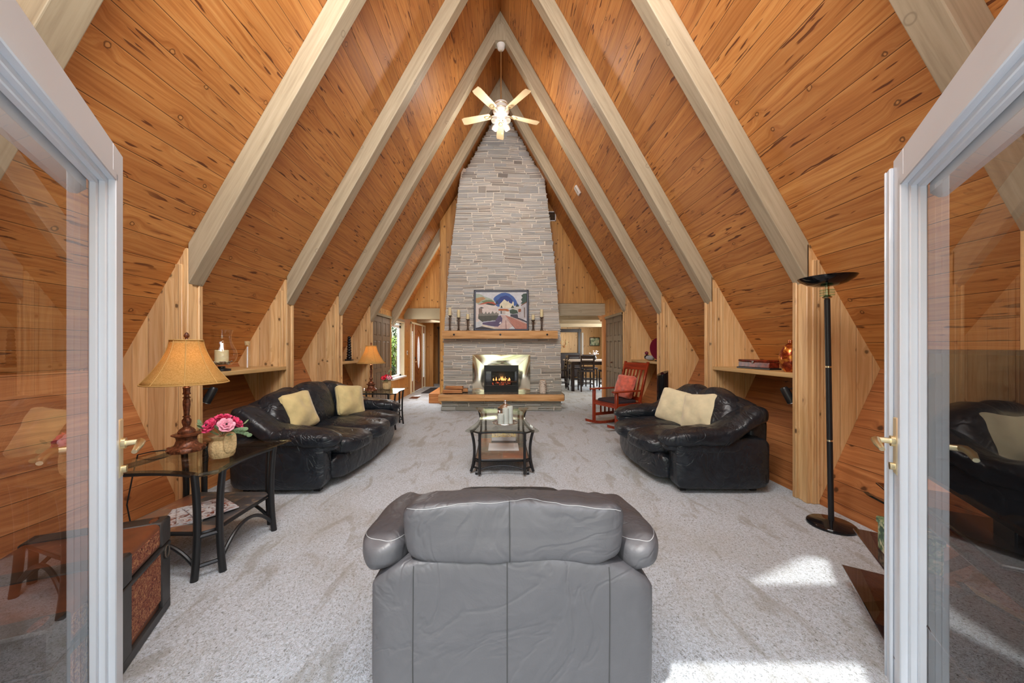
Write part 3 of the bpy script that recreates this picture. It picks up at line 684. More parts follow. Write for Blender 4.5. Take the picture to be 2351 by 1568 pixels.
def stone_rows(b, z0, z1, halfw, skip=(), yf=0., depth=.05, hmin=.026, hmax=.10):
    z = z0; ph = [0]*2
    def wav(x, s): return .011*math.sin(x*2.3+s*1.7)+.008*math.sin(x*5.1+s*3.1)
    s_i = rng.random()*50
    while z < z1-.01:
        h = min(rng.uniform(hmin, hmax)*(1.5 if rng.random() < .12 else 1), z1-z); s_n = rng.random()*50
        x = -halfw(z+h/2)+rng.uniform(-.012, .012); xe = halfw(z+h/2)+rng.uniform(-.012, .012)
        while x < xe-.02:
            L = rng.uniform(.12, .7) if h < .06 else rng.uniform(.16, .5)
            if xe-(x+L) < .1: L = xe-x
            sub = [(z, z+h)]
            if h > .06 and rng.random() < .6:
                m_ = z+h*rng.uniform(.35, .65); sub = [(z, m_), (m_, z+h)]
            for (za, zb) in sub:
                xa_, xb_ = x, x+L
                for q in skip:
                    if za < q[3] < zb-.012 and x+L > q[0] and x < q[1]: za = q[3]
                    if zb > q[2] and za < q[3]:
                        if xa_ < q[0] < xb_: xb_ = q[0]
                        elif xa_ < q[1] < xb_: xa_ = q[1]
                        elif q[0] <= xa_ and xb_ <= q[1]: xb_ = xa_
                if xb_-xa_ < .02: continue
                g = rng.uniform(.004, .008); ya = yf+rng.uniform(-.010, .002); sk = rng.uniform(-.02, .02); tl = rng.uniform(-.008, .008)
                a = lambda xx, zz_, s_: zz_+wav(xx, s_)
                x0, x1 = xa_+g, xb_-g
                zz0, zz1 = za+g, zb-g
                f = [(x0, zz0+wav(x0, s_i)), (x1+sk*.3, zz0+wav(x1, s_i)+tl), (x1+sk, zz1+wav(x1, s_i)+tl*.5), (x0+sk*.6, zz1+wav(x0, s_i))]
                e = .006
                cx = sum(p[0] for p in f)/4; cz = sum(p[1] for p in f)/4
                vs = [(p[0], ya+e, p[1]) for p in f]+[(p[0]+(e if p[0] < cx else -e), ya, p[1]+(e if p[1] < cz else -e)) for p in f]+[(p[0], yf+depth, p[1]) for p in f]
                b.add(vs, [(4, 5, 6, 7), (0, 1, 5, 4), (1, 2, 6, 5), (2, 3, 7, 6), (3, 0, 4, 7), (1, 0, 8, 9), (2, 1, 9, 10), (3, 2, 10, 11), (0, 3, 11, 8)])
            x += L
        z += h
def hw(z):
    h = cedge(z, 1); r = (AP-z)/S-.03
    return max(.05, min(h, r))
stone_rows(b, .335, 6.5, hw, skip=[(-.63, .60, .0, 1.155)])
b.build('stonework', M['stone'], ch)
# hearth: stone plinth, timber edge, granite slab
he = thing('hearth', 'raised stone hearth with thick timber edge in front of the chimney', 'hearth', (0, 7.16, 0))
b = MB(); b.box((-1.27, .03, 0), (1.22, .44, .22)); b.build('plinth_core', M['mortar'], he)
b = MB(); stone_rows(b, .0, .215, lambda z: 1.255, yf=0.0, hmin=.05, hmax=.11); o = b.build('plinth_stone', M['stone'], he); o.location.x = -.02
b = MB(); b.rbox((-1.31, -.12, .22), (1.27, .0, .345), .008, 2, 0); b.build('timber_edge', M['rough_pine'], he)
b = MB(); b.rbox((-1.30, .0, .225), (1.30, .46, .348), .003, 1, 0); b.build('hearth_slab', M['granite'], he)
ma = thing('mantel', 'rough-sawn timber mantel beam with three bolt holes on the chimney', 'mantel', (0, 7.34, 1.51))
b = MB(); b.rbox((-1.285, 0, 0), (1.19, .27, .17), .008, 2, 0); b.build('mantel_beam', M['rough_pine'], ma)
for x in (-1.03, -.04, .96):
    g = MB(); g.lathe([(0, -.004), (.022, -.003), (.022, .004), (0, .004)], n=12); q = g.build('bolt_hole', M['black'], ma); q.rotation_euler = (PI/2, 0, 0); q.location = (x, -.001, .085)
# fireplace insert
fi = thing('fireplace_insert', 'gas fireplace with wide polished brass surround and black firebox', 'fireplace', (-.02, 7.53, .348))
b = MB(); W2, H2, iw, ih = .63, .815, .375, .585
b.prism([(-W2, 0), (-iw, 0), (-iw, ih), (iw, ih), (iw, 0), (W2, 0), (W2, H2), (-W2, H2)][::-1], 0, .05)
b2 = MB()
for (f, m_) in (((-W2, 0, -iw, 0, -iw, ih, -W2, H2), 0), ((iw, 0, W2, 0, W2, H2, iw, ih), 0), ((-W2, H2, -iw, ih, iw, ih, W2, H2), 0)):
    p = [(f[i], f[i+1]) for i in range(0, 8, 2)]
    c = (sum(q[0] for q in p)/4, sum(q[1] for q in p)/4)
    g = .004; pp = [(q[0]+(c[0]-q[0])*.012, q[1]+(c[1]-q[1])*.012) for q in p]
    n = 8; vs = []; fs = []
    A, B, C_, D_ = pp
    for i in range(n+1):
        for j in range(n+1):
            s_, t_ = i/n, j/n
            x = (A[0]*(1-s_)+B[0]*s_)*(1-t_)+(D_[0]*(1-s_)+C_[0]*s_)*t_; z = (A[1]*(1-s_)+B[1]*s_)*(1-t_)+(D_[1]*(1-s_)+C_[1]*s_)*t_
            vs.append((x, -.003-.006*math.sin(PI*s_)*math.sin(PI*t_)-.004*noise.noise(Vector((x*4, z*4, 1))), z))
    for i in range(n):
        for j in range(n): fs.append((i*(n+1)+j, (i+1)*(n+1)+j, (i+1)*(n+1)+j+1, i*(n+1)+j+1))
    b2.add(vs, fs, smooth=True)
b.build('surround_backing', M['brass'], fi); b2.build('brass_surround', M['brass_plate'], fi)
b = MB(); b.box((-iw, -.02, .45), (iw, .05, ih)); b.box((-iw, -.02, 0), (iw, .05, .14)); b.box((-iw, -.01, .1), (-iw+.035, .05, .5)); b.box((iw-.035, -.01, .1), (iw, .05, .5))
for z in (.47, .50, .53): b.box((-iw, -.026, z), (iw, -.02, z+.012))
for z in (.03, .06, .09): b.box((-iw, -.026, z), (iw, -.02, z+.012))
b.build('firebox_front', M['black'], fi)
b = MB(); b.box((-iw, .30, .1), (iw, .32, .5)); b.box((-iw, .05, .1), (-iw+.01, .3, .5)); b.box((iw-.01, .05, .1), (iw, .3, .5)); b.box((-iw, .05, .1), (iw, .3, .11)); b.build('firebox', M['black'], fi)
b = MB(); b.box((-iw+.035, .03, .14), (iw-.035, .034, .45)); b.build('fire_glass', M['glass'], fi)
b = MB(); rg = random.Random(3)
for i in range(6):
    a = rg.uniform(-.35, .35); x = rg.uniform(-.2, .2); z = .17+.035*(i//2); b.tube([(x-.16*math.cos(a), .14+.08*math.sin(a), z), (x+.16*math.cos(a), .14-.08*math.sin(a), z+rg.uniform(-.01, .02))], .022, 7)
b.build('gas_log', M['bark'], fi)
b = MB()
for i in range(15):
    x = rg.uniform(-.2, .2); h = rg.uniform(.03, .10)*(1.3-abs(x)*3); b.lathe([(.0, 0), (.016, .01), (.013, h*.4), (.004, h*.8), (0, h)], (x, .11+rg.uniform(-.03, .03), .235), 6)
b.build('flame', M['flame'], fi)
b = MB()
for i in range(26): b.soft((rg.uniform(-.2, .2), .1+rg.uniform(-.03, .03), rg.uniform(.15, .21)), (.03, .02, .015), 2., 3)
b.build('ember', M['ember'], fi)['kind'] = 'stuff'
light('POINT', 'fire_glow', (-.02, 7.62, .66), 0.35, (1, .5, .2), .05)

# ------------------------------------------------------------------ french doors swung into the room
def fdoor(name, label, hinge, ang, flip, W=.99):
    H = 2.06
    # local x from hinge to free edge, local y: flip*+y faces the camera
    T = .055; s = .115; f = flip
    o = MB()
    def B(x0, x1, z0, z1, y0, y1, m=o, r=.003): m.rbox((x0, min(f*y0, f*y1), z0), (x1, max(f*y0, f*y1), z1), r, 1)
    B(0, s, 0, H, -T, 0); B(W-s, W, 0, H, -T, 0); B(s, W-s, H-.12, H, -T, 0); B(s, W-s, 0, .1, -T, 0)
    root = o.build(name, M['white_door']); root['kind'] = 'structure'
    root.location = (hinge[0], hinge[1], -.03+.0); root.rotation_euler = (0, 0, ang)
    g = MB()
    gx0, gx1, gz0, gz1 = s, W-s, .1, H-.12
    for (a, y0, y1) in ((.0, -.010, .012), (.016, -.028, -.008), (.030, -.046, -.026)):
        w_ = .02
        for (x0, x1, z0, z1) in ((gx0+a-.008, gx0+a+w_, gz0+a-.008, gz1-a+.008), (gx1-a-w_, gx1-a+.008, gz0+a-.008, gz1-a+.008), (gx0+a, gx1-a, gz1-a-w_, gz1-a+.008), (gx0+a, gx1-a, gz0+a-.008, gz0+a+w_)):
            B(x0, x1, z0, z1, y0, y1, g)
    g.build('glazing_bead', M['white_door'], root)
    p = MB(); p.box((gx0+.02, min(f*-.05, f*-.045), gz0+.02), (gx1-.02, max(f*-.05, f*-.045), gz1-.02)); p.build('pane', M['glass'], root)
    # valance strip hung over the outside of the glass
    v = MB(); prof = []
    B(gx0+.02, gx1-.0, gz1-.09, gz1+.02, -.115, -.058, v, .02); v.build('valance', M['white'], root)
    # handle
    hz = .95+.03; hx = W-.058
    k = MB(); B(hx-.022, hx+.022, hz-.125, hz+.09, .0, .009, k, .006); pl = k.build('handle_plate', M['brass_soft'], root)
    k = MB(); k.tube([(hx, f*.008, hz), (hx, f*.02, hz)], .02, 14); k.tube([(hx, f*.018, hz), (hx, f*.055, hz)], .011, 12)
    k.tube([(hx+.004, f*.055, hz), (hx-.02, f*.062, hz+.002), (hx-.06, f*.064, hz-.004), (hx-.10, f*.06, hz-.016)], .011, 10, rs=[.012, .013, .012, .008])
    k.build('lever', M['brass'], root)
    k = MB(); k.tube([(hx, f*.008, hz-.095), (hx, f*.022, hz-.095)], .014, 12); k.build('thumb_turn', M['brass'], root)
    # lever on the other face
    k = MB(); B(hx-.022, hx+.022, hz-.125, hz+.09, -T-.009, -T, k, .006); k.build('handle_plate', M['brass_soft'], root)
    if flip > 0:
        a = MB(); B(W-.012, W+.045, 0.0, H-.03, .0005, .013, a); B(W+.001, W+.02, 0, H-.03, -T, .0, a); B(W+.022, W+.034, 0, H-.03, .012, .018, a); a.build('astragal', M['white_door'], root)
    return root
fdoor('door_7', '', (-.864, .509), math.atan2(.81, -.586), -1)
fdoor('door_8', '', (.864, .460), math.atan2(.80, .599), 1, 1.10)
def sstep(a, b, x):
    t = max(0, min(1, (x-a)/(b-a))); return t*t*(3-2*t)
def wr(v, s, a, seed=0.):   # wrinkle offset
    return a*noise.noise(Vector((v[0]*s+seed, v[1]*s, v[2]*s+seed*2)))
# ------------------------------------------------------------------ sofas
def sofa(name, label, cat, loc, rz, W, nc, H=.90):
    t = thing(name, label, cat, loc, rz); w = W/2; m = M['leather']
    bow = lambda x, a: a*(math.cos(max(-1, min(1, x/w))*PI/2))
    b = MB(); b.rbox((-w+.12, -.34, .05), (w-.12, .42, .30), .03, 2)
    b.soft((0, -.33, .185), (W-.36, .24, .27), 5, 16, lambda v: (v.x, v.y-bow(v.x, .09), v.z+wr(v, 4, .012)))
    b.build('base', m, t)
    b = MB(); b.soft((0, .36, .43), (W-.16, .20, .80), 8, 14, lambda v: (v.x, v.y+.04*v.z, v.z-.10*(v.x/w)**2*(1 if v.z > 0 else 0))); b.build('back_panel', m, t)
    for sd in (-1, 1):
        b = MB(); b.soft((sd*(w-.12), .02, .27), (.20, .84, .46), 9, 12, lambda v: (v.x+wr(v, 5, .012, 3), v.y, v.z)); b.build('side_panel', m, t)
        b = MB()
        def arm(v):
            k = sstep(.02, .42, v.y); f = sstep(-.1, -.46, v.y)
            return (v.x+sd*.02*k+wr(v, 9, .010, 1), v.y, v.z*(1+.3*k)+.20*k-.035*f+wr(v, 11, .016, 2))
        b.soft((sd*(w-.14), -.03, .50), (.31, .96, .17), 2.8, 18, arm)
        b.soft((sd*(w-.15), -.04, .415), (.27, .88, .14), 3, 14, lambda v: (v.x, v.y, v.z+wr(v, 10, .014, 5)+.05*sstep(.1, .4, v.y)))
        b.build('armrest', m, t)
    cw = (W-.50)/nc
    for i in range(nc):
        x = -(W-.50)/2+cw*(i+.5)
        b = MB()
        def st(v):
            X = v.x+x; fr = sstep(.1, -.4, v.y)
            return (v.x, v.y-bow(X, .11)*fr, v.z-.02*fr+wr((X, v.y, v.z), 6, .018, 4)*(1 if v.z > 0 else .3))
        b.soft((x, -.12, .375), (cw+.05, .80, .19), 3.4, 16, st); b.build('seat_cushion', m, t)
        b = MB()
        def bk(v):
            X = v.x+x; e = (X/w)**2
            return (v.x*(1-.06*(v.z > 0)), v.y+.20*v.z+wr((X, v.y, v.z), 5, .02, 7), v.z*(1-.0*e)+(-.15*e if v.z > -.05 else 0)*sstep(-.05, .2, v.z)+wr((X, v.y, v.z), 7, .015, 9))
        b.soft((x, .24, .63), (cw+.13 if nc > 2 else cw+.10, .30, (H-.36)*1.0), 2.9, 18, bk); b.build('back_cushion', m, t)
    for sx in (-1, 1):
        for y in (-.30, .34):
            g = MB(); g.rbox((sx*(w-.14)-.03, y-.03, 0), (sx*(w-.14)+.03, y+.03, .07), .006, 1); g.build('foot', M['black'], t)
    return t
sofa('sofa', 'long black leather three-seat sofa along the left wall with two gold pillows', 'sofa', (-1.985, 4.06, 0), PI/2, 2.1, 3, .92)
sofa('loveseat', 'black leather two-seat sofa along the right wall with two cream pillows', 'sofa', (1.955, 3.80, 0), -PI/2, 1.54, 2, .90)
def pillow(label, loc, rz, tilt, roll, size=.40, mat='velvet', name='throw_pillow', grp=None):
    t = thing(name, label, 'pillow', loc, rz, grp)
    b = MB()
    def pf(v):
        x, z = v.x/(size/2), v.z/(size/2); c = 1-.10*(1-abs(z)**2)*(abs(x))-.0
        return (v.x*(1-.07*(1-z*z)), v.y*(1-.55*max(abs(x), abs(z))**3)+wr(v, 9, .018, loc[0]), v.z*(1-.07*(1-x*x)))
    b.soft((0, 0, size/2), (size, .17, size), 7, 18, pf)
    o = b.build('cover', M[mat], t)
    g = MB(); pts = []
    for i in range(41):
        a = 2*PI*i/40; c, s_ = math.cos(a), math.sin(a); q = (abs(c)**7+abs(s_)**7)**(1/7); x, z = c/q, s_/q
        pts.append((x*size/2*(1-.07*(1-z*z))*1.005, 0, size/2+z*size/2*(1-.07*(1-x*x))*1.005))
    g.tube(pts, .0055, 6, caps=False); g.build('piping', M[mat], t)
    t.rotation_euler = (Matrix.Rotation(rz, 3, 'Z') @ RX(-tilt) @ RY(roll)).to_euler()
    return t
pillow('square gold suede pillow nearer the bronze lamp on the long black sofa', (-2.02, 3.55, .47), PI/2-.15, .35, -.06)
pillow('square gold suede pillow at the far end of the long black sofa', (-1.93, 4.42, .44), PI/2-.45, .30, .12)
pillow('cream suede pillow on the loveseat, the one nearer the rocking chair', (1.93, 3.98, .44), -PI/2+.55, .32, .15, .40, 'velvet2')
pillow('cream suede pillow on the loveseat, the one nearer the floor lamp', (2.00, 3.52, .45), -PI/2+.35, .34, -.14, .40, 'velvet2')

# ------------------------------------------------------------------ armchair seen from behind
t = thing('armchair', 'large black leather armchair, coloured greyer for daylight, seen from behind in the foreground', 'armchair', (.03, 1.50, 0))
m = M['leather_daylit']
b = MB()
def bp(v):
    z = v.z; top = sstep(.2, .33, z); return (v.x*(1-.03*sstep(0, -.33, z)), v.y+.02*math.cos(v.x*3)*(-1 if v.y < 0 else 0)+wr(v, 3, .008), z-.065*top*(v.x/.45)**2-.03*top*abs(v.x/.45)**8+wr(v, 4, .004, 2)*(v.y < 0))
b.soft((0, -.30, .335), (.885, .26, .665), 16, 24, bp); o = b.build('back_panel', m, t)
b = MB()
def hp(v):
    x = v.x/.37; tz = v.z/.13
    return (v.x*(1+.05*tz), v.y*(1-.10*tz)+wr(v, 7, .012, 4), v.z*(1.0)-.16*v.y*(v.z > 0)+.008*math.cos(x*2)+wr((v.x*3, v.y, v.z), 5, .007, 5)+wr((v.x*8, v.y*2, v.z), 4, .004, 8))
HZC, HZH = .715, .185
b.soft((.005, -.345, HZC), (.70, .20, HZH), 5.5, 26, hp); b.build('head_cushion', m, t)
b = MB(); b.soft((0, -.05, .50), (.62, .26, .34), 3, 14); b.build('back_cushion', m, t)
for sd in (-1, 1):
    b = MB()
    def ar(v):
        k = sstep(.1, -.42, v.y); return (v.x*(1+.05*k)+sd*.01*k+wr(v, 9, .014, sd+4), v.y, v.z+.05*k-.13*sstep(-.05, .3, v.y)+wr((v.x*4, v.y*2, v.z*2), 4, .012, 3))
    b.soft((sd*.405, .0, .59), (.195, .86, .165), 2.7, 20, ar); b.build('armrest', m, t)
    b = MB(); b.soft((sd*.385, .04, .25), (.15, .80, .42), 9, 10); b.build('side_panel', m, t)
b = MB(); b.soft((0, .10, .40), (.64, .68, .19), 3.6, 14); b.build('seat_cushion', m, t)
b = MB(); b.rbox((-.34, -.2, .06), (.34, .38, .32), .04, 3); b.build('base', m, t)
def seam(path, r, mat, name='stitching'):
    g = MB(); g.tube(path, r, 5); g.build(name, mat, t)
def sy(fn, c, size, p, x, z):   # point on the rear of a soft body
    a, b_ = abs(x/(size[0]/2)), abs(z/(size[2]/2)); y = -(max(0, 1-a**p-b_**p))**(1/p)*size[1]/2
    v = Vector(fn(Vector((x, y, z)))); return (v.x+c[0], v.y+c[1]-.001, v.z+c[2])
PB = (bp, (0, -.30, .335), (.885, .26, .665), 16); HB_ = (hp, (.005, -.345, HZC), (.70, .20, HZH), 5.5)
for x in (-.305, -.015, .30): seam([sy(*PB, x, z) for z in [-.28+.02*i for i in range(31)]], .0015, M['seamdark'], 'panel_seam')
seam([sy(*HB_, -.012, z) for z in [-.085+.01*i for i in range(18)]], .0015, M['seamdark'], 'panel_seam')
seam([sy(*HB_, x, HZH*.455+.003*math.sin(x*31)+.003*math.sin(x*13)-.02*abs(x/.33)**3) for x in [-.33+.02*i for i in range(34)]], .0011, M['seam'])
for sd in (-1, 1): seam([sy(ar if sd > 0 else ar, (sd*.405, .0, .59), (.195, .86, .165), 2.7, x, .045-.004*math.sin(x*60)) for x in [-.075+.0075*i for i in range(21)]], .0011, M['seam'])
g = MB()
for sx in (-1, 1):
    for y in (-.3, .32):
        q = MB(); q.rbox((sx*.35-.03, y-.03, 0), (sx*.35+.03, y+.03, .08), .006, 1); q.build('foot', M['black'], t)
t = thing('footstool', 'low black leather footstool in front of the large armchair', 'footstool', (.045, 2.20, 0))
b = MB(); b.soft((0, 0, .26), (.72, .44, .17), 7, 14); b.build('cushion', M['leather'], t)
b = MB(); b.rbox((-.32, -.18, .05), (.32, .18, .2), .02, 2); b.build('base', M['leather'], t)
for sx in (-1, 1):
    for sy in (-1, 1): q = MB(); q.rbox((sx*.27-.02, sy*.14-.02, 0), (sx*.27+.02, sy*.14+.02, .06), .004, 1); q.build('foot', M['black'], t)

# ------------------------------------------------------------------ black metal tables with glass tops
def bowtable(name, label, loc, rz, hx, hy, H, SH, r, casters=False, off=.095, bow=.028):
    t = thing(name, label, 'table', loc, rz); bm_ = M['black_metal']
    pts = []
    def edge(a, b_, n=14):   # concave edge
        a, b_ = Vector((*a, 0)), Vector((*b_, 0)); mid = (a+b_)/2; inn = -mid.normalized()*(.11 if (a-b_).length > .9 else .05)
        for i in range(n): q = i/n; p = a.lerp(b_, q)+inn*math.sin(PI*q)**1.0; pts.append((p.x, p.y))
    c = .04
    cs = [(-hx+c, -hy), (hx-c, -hy), (hx, -hy+c), (hx, hy-c), (hx-c, hy), (-hx+c, hy), (-hx, hy-c), (-hx, -hy+c)]
    for i in range(8):
        a, b_ = cs[i], cs[(i+1) % 8]
        if i % 2: pts.append(a)
        else: edge(a, b_)
    g = MB(); g.prism(pts, H-.012, H, 'z'); g.build('glass_top', M['tableglass'], t)
    ix, iy = hx-.075, hy-.075
    legs = []
    for sx in (-1, 1):
        for sy in (-1, 1):
            for (dx, dy) in ((0, off), (off, 0)):
                bx, by = sx*(ix-dx), sy*(iy-dy); g = MB(); P = []
                for k in range(13):
                    q = k/12; f = (2*q-1)**2*1.0
                    ox = sx*bow*(f-.3) if dx == 0 else 0; oy = sy*bow*(f-.3) if dy == 0 else 0
                    P.append((bx+ox, by+oy, (.0 if not casters else .02)+q*(H-.02-(.02 if casters else 0))))
                g.tube(P, r, 10); g.build('leg', bm_, t)
    # top rails follow the concave glass
    g = MB()
    for s_ in (-1, 1):
        g.tube(bez((-ix+off, s_*(iy+.01), H-.03), (0, s_*(iy-.06), H-.03), (ix-off, s_*(iy+.01), H-.03), 12), r*.85, 8)
        g.tube(bez((s_*(ix+.01), -iy+off, H-.03), (s_*(ix-.11 if hy > .5 else ix-.06), 0, H-.03), (s_*(ix+.01), iy-off, H-.03), 12), r*.85, 8)
    for sx in (-1, 1):
        for sy in (-1, 1):
            for z in (H-.035, SH-.02, .07):
                q = MB(); q.tube([(sx*ix, sy*(iy-off), z), (sx*(ix-off), sy*iy, z)], r*.6, 6); q.build('corner_tie', bm_, t)
    g.build('top_rail', bm_, t)
    g = MB()
    for s_ in (-1, 1):
        zt = SH-.06
        g.tube(bez((-ix+off, s_*iy, .06), (0, s_*(iy-.02), 2*zt-.06), (ix-off, s_*iy, .06), 16), r*.6, 8)
        g.tube(bez((s_*ix, -iy+off, .06), (s_*(ix-.02), 0, 2*zt-.06), (s_*ix, iy-off, .06), 16), r*.6, 8)
    g.build('arched_stretcher', bm_, t)
    g = MB(); k = .03; P = [(-ix+off, -iy+k), (ix-off, -iy+k), (ix-k, -iy+off), (ix-k, iy-off), (ix-off, iy-k), (-ix+off, iy-k), (-ix+k, iy-off), (-ix+k, -iy+off)]
    g.prism(P, SH-.004, SH, 'z'); g.build('shelf_tiles', M['slate'], t)
    g = MB(); g.prism(P, SH-.026, SH-.004, 'z')
    g.tube([(p[0], p[1], SH-.01) for p in P+P[:1]], .010, 6); g.build('shelf_frame', bm_, t)
    if casters:
        for sx in (-1, 1):
            for sy in (-1, 1):
                g = MB(); x, y = sx*(ix-off*.5), sy*(iy-off*.5)
                g.tube([(x-.012, y, .02), (x+.012, y, .02)], .02, 12); g.tube([(x, y, .02), (x, y, .06)], .007, 6); g.build('caster', M['black'], t)
    return t
bowtable('coffee_table', 'long glass-topped coffee table with bowed black metal legs and tile shelf', (0.0, 4.17, 0), 0, .375, .73, .47, .16, .015, True, .07, .035)
bowtable('end_table', 'glass-topped black metal end table with magazines between trunk and sofa', (-1.955, 2.235, 0), 0, .385, .375, .62, .255, .019, False, .075, .02)
bowtable('end_table', 'glass-topped black metal end table beyond the far arm of the long sofa', (-2.03, 5.72, 0), 0, .385, .365, .61, .25, .014, False, .075, .02)

# ------------------------------------------------------------------ table lamps
def lamp(label, loc, e, rz=.3):
    t = thing('table_lamp', label, 'lamp', loc, rz)
    g = MB(); g.lathe([(.098, 0), (.098, .016), (.090, .028), (.084, .032)], n=8, sq=1); g.lathe([(.084, .032), (.062, .045), (.052, .075), (.056, .095), (.078, .105), (.078, .114), (.04, .12)], n=8, sq=1)
    for k in range(8):
        a = 2*PI*k/8; g.lathe([(.0, .0), (.012, .004), (.010, .012), (0, .016)], (.098*math.cos(a), .098*math.sin(a), .016), 6)
    g.build('plinth', M['bronze'], t)
    g = MB(); pr = [(.042, .118), (.045, .13), (.036, .145), (.024, .155), (.016, .16), (.019, .17), (.024, .19), (.024, .205), (.016, .218), (.013, .224), (.019, .230), (.014, .236), (.016, .27), (.019, .305), (.019, .33), (.014, .348), (.021, .354), (.014, .36), (.013, .372), (.021, .378), (.017, .39), (.018, .415), (.022, .42), (.011, .427), (.007, .44), (.007, .70)]
    g.lathe(pr, n=20, flute=10, fl=.06)
    for z in (.158, .227, .354, .378): g.tube([(.019*math.cos(a*PI/8), .019*math.sin(a*PI/8), z) for a in range(17)], .003, 6, caps=False)
    g.build('stem', M['bronze'], t)
    g = MB(); n = 32; prof = []
    for i in range(13):
        q = i/12; z = .735-.285*q; rr = .083+.137*(q**1.75*.85+q*.15); prof.append((rr, z))
    vs = [((r*(1-.015*math.cos(8*2*PI*k/n)))*math.cos(2*PI*k/n), (r*(1-.015*math.cos(8*2*PI*k/n)))*math.sin(2*PI*k/n), z) for r, z in prof for k in range(n)]
    g.add(vs, [(i*n+k, (i+1)*n+k, (i+1)*n+(k+1) % n, i*n+(k+1) % n) for i in range(12) for k in range(n)], smooth=True)
    sh = g.build('lamp_shade', M['shade'], t); md = sh.modifiers.new('thick', 'SOLIDIFY'); md.thickness = .002
    g = MB()
    for k in range(8):
        a = 2*PI*(k+.5)/8; g.tube([(r*1.018*math.cos(a), r*1.018*math.sin(a), z) for r, z in prof], .0028, 5)
    for (r, z) in (prof[0], prof[-1]): g.tube([(r*1.01*math.cos(2*PI*k/32), r*1.01*math.sin(2*PI*k/32), z) for k in range(33)], .0045, 6, caps=False)
    g.build('shade_trim', M['shadetrim'], sh)
    g = MB(); g.lathe([(.0, .735), (.012, .738), (.007, .748), (.014, .757), (.015, .768), (.008, .782), (0, .79)], n=12); g.build('finial', M['bronze'], t)
    g = MB(); g.soft((0, 0, .60), (.05, .05, .08), 2., 8); g.build('bulb', M['frost'], t)
    l = light('POINT', 'lamp_glow', (loc[0], loc[1], loc[2]+.60), e, (1, .72, .42), .04); 
    return t
lamp('large bell-shaded lamp on a carved bronze base on the near end table', (-2.10, 2.29, .62), 2.5)
lamp('lit bell-shaded bronze lamp on the end table beyond the long sofa', (-2.14, 5.62, .61), 9)
g = MB(); g.tube([(-2.18, 2.28, .63), (-2.26, 2.22, .635), (-2.33, 2.2, .62), (-2.38, 2.22, .5), (-2.40, 2.2, .3), (-2.36, 2.2, .1), (-2.42, 2.24, .012)], .004, 6)
tag(g.build('lamp_cord', M['black']), 'thin black lamp cord hanging behind the near end table', 'cord')

# ------------------------------------------------------------------ flowers in burlap wraps
def flowerpot(label, loc, sc, cols, n, tall=0):
    t = thing('flower_pot', label, 'flowers', loc, .4); rg = random.Random(int(abs(loc[1])*100))
    g = MB(); pr = [(.055, 0), (.064, .02), (.067, .06), (.062, .095), (.05, .108), (.058, .122), (.07, .135)]
    g.lathe([(r*sc, z*sc) for r, z in pr], n=28, flute=9, fl=.04)
    g.soft((.05*sc, -.04*sc, .09*sc), (.07*sc, .02*sc, .13*sc), 3, 6, rot=RZ(.7)); g.build('burlap_wrap', M['burlap'], t)
    for i in range(n):
        a = 2*PI*i/max(1, n-1)+.2; el = .62 if i else 1.5
        ax = Vector((math.cos(a)*math.cos(el), math.sin(a)*math.cos(el), math.sin(el))); A = ax.to_track_quat('Z', 'Y').to_matrix()
        P0 = Vector((0, 0, .15*sc))+ax*.072*sc; g = MB(); R = .046*sc
        for ring, (k, tilt, q) in enumerate(((7, 1.05, 1.), (6, .70, .9), (5, .38, .78), (3, .15, .6))):
            for j in range(k):
                aa = 2*PI*j/k+ring*.5; dv = Vector((math.cos(aa)*math.sin(tilt), math.sin(aa)*math.sin(tilt), math.cos(tilt)))
                rot = A @ dv.to_track_quat('Z', 'Y').to_matrix()
                g.soft(P0+A@(dv*R*q*.62), (R*q*.95, R*.14, R*q*1.1), 2., 5, rot=rot, deform=lambda v: (v.x, v.y-.9*v.x*v.x/R, v.z))
        fo = g.build('blossom', M[cols[i % len(cols)]], t)
        g = MB(); c = P0+ax*R*.75; g.soft(c, (.012*sc, .012*sc, .012*sc), 2, 4); g.build('flower_centre', M['darkwood'], fo)
    g = MB()
    for i in range(26):
        a = rg.uniform(0, 2*PI); el = rg.uniform(.1, 1.1); L = rg.uniform(.07, .15)*sc; d = Vector((math.cos(a)*math.cos(el), math.sin(a)*math.cos(el), math.sin(el)))
        c = Vector((0, 0, .13*sc))+d*L; g.tube([Vector((0, 0, .12*sc)), c], .0012*sc, 4)
        q = (d+Vector((rg.uniform(-.6, .6), rg.uniform(-.6, .6), rg.uniform(-.4, .6)))).normalized().to_track_quat('Z', 'Y').to_matrix()
        g.soft(c, (.024*sc, .003*sc, .036*sc), 2., 4, rot=q)
    if tall:
        P = bez((0, 0, .14*sc), (.0, .02, .26*sc), (.08*sc, 0, .36*sc)); g.tube(P, .002, 4)
        for i, p in enumerate(P): g.soft(p, (.02, .02, .03), 2., 4)
    else:
        for (dx, dz) in ((.13, .16), (.15, .12)):
            P = bez((.02*sc, 0, .13*sc), (.08*sc, -.02*sc, .16*sc), (dx*sc, -.05*sc, dz*sc)); g.tube(P, .0015, 4)
            for p in P[3:]: g.soft(p+Vector((0, 0, .008)), (.030*sc, .004*sc, .024*sc), 2., 4, rot=RZ(.3))
    g.build('foliage', M['leaf'], t)
    return t
flowerpot('pink roses and anemone in a burlap wrap on the near end table', (-1.765, 2.17, .62), 1.02, ['pink', 'palepink', 'pink', 'pink', 'palepink', 'pink'], 6)
flowerpot('red blossoms with a tall spray in a burlap wrap on the far end table', (-1.97, 5.86, .61), .95, ['red', 'palepink', 'red'], 6, 1)

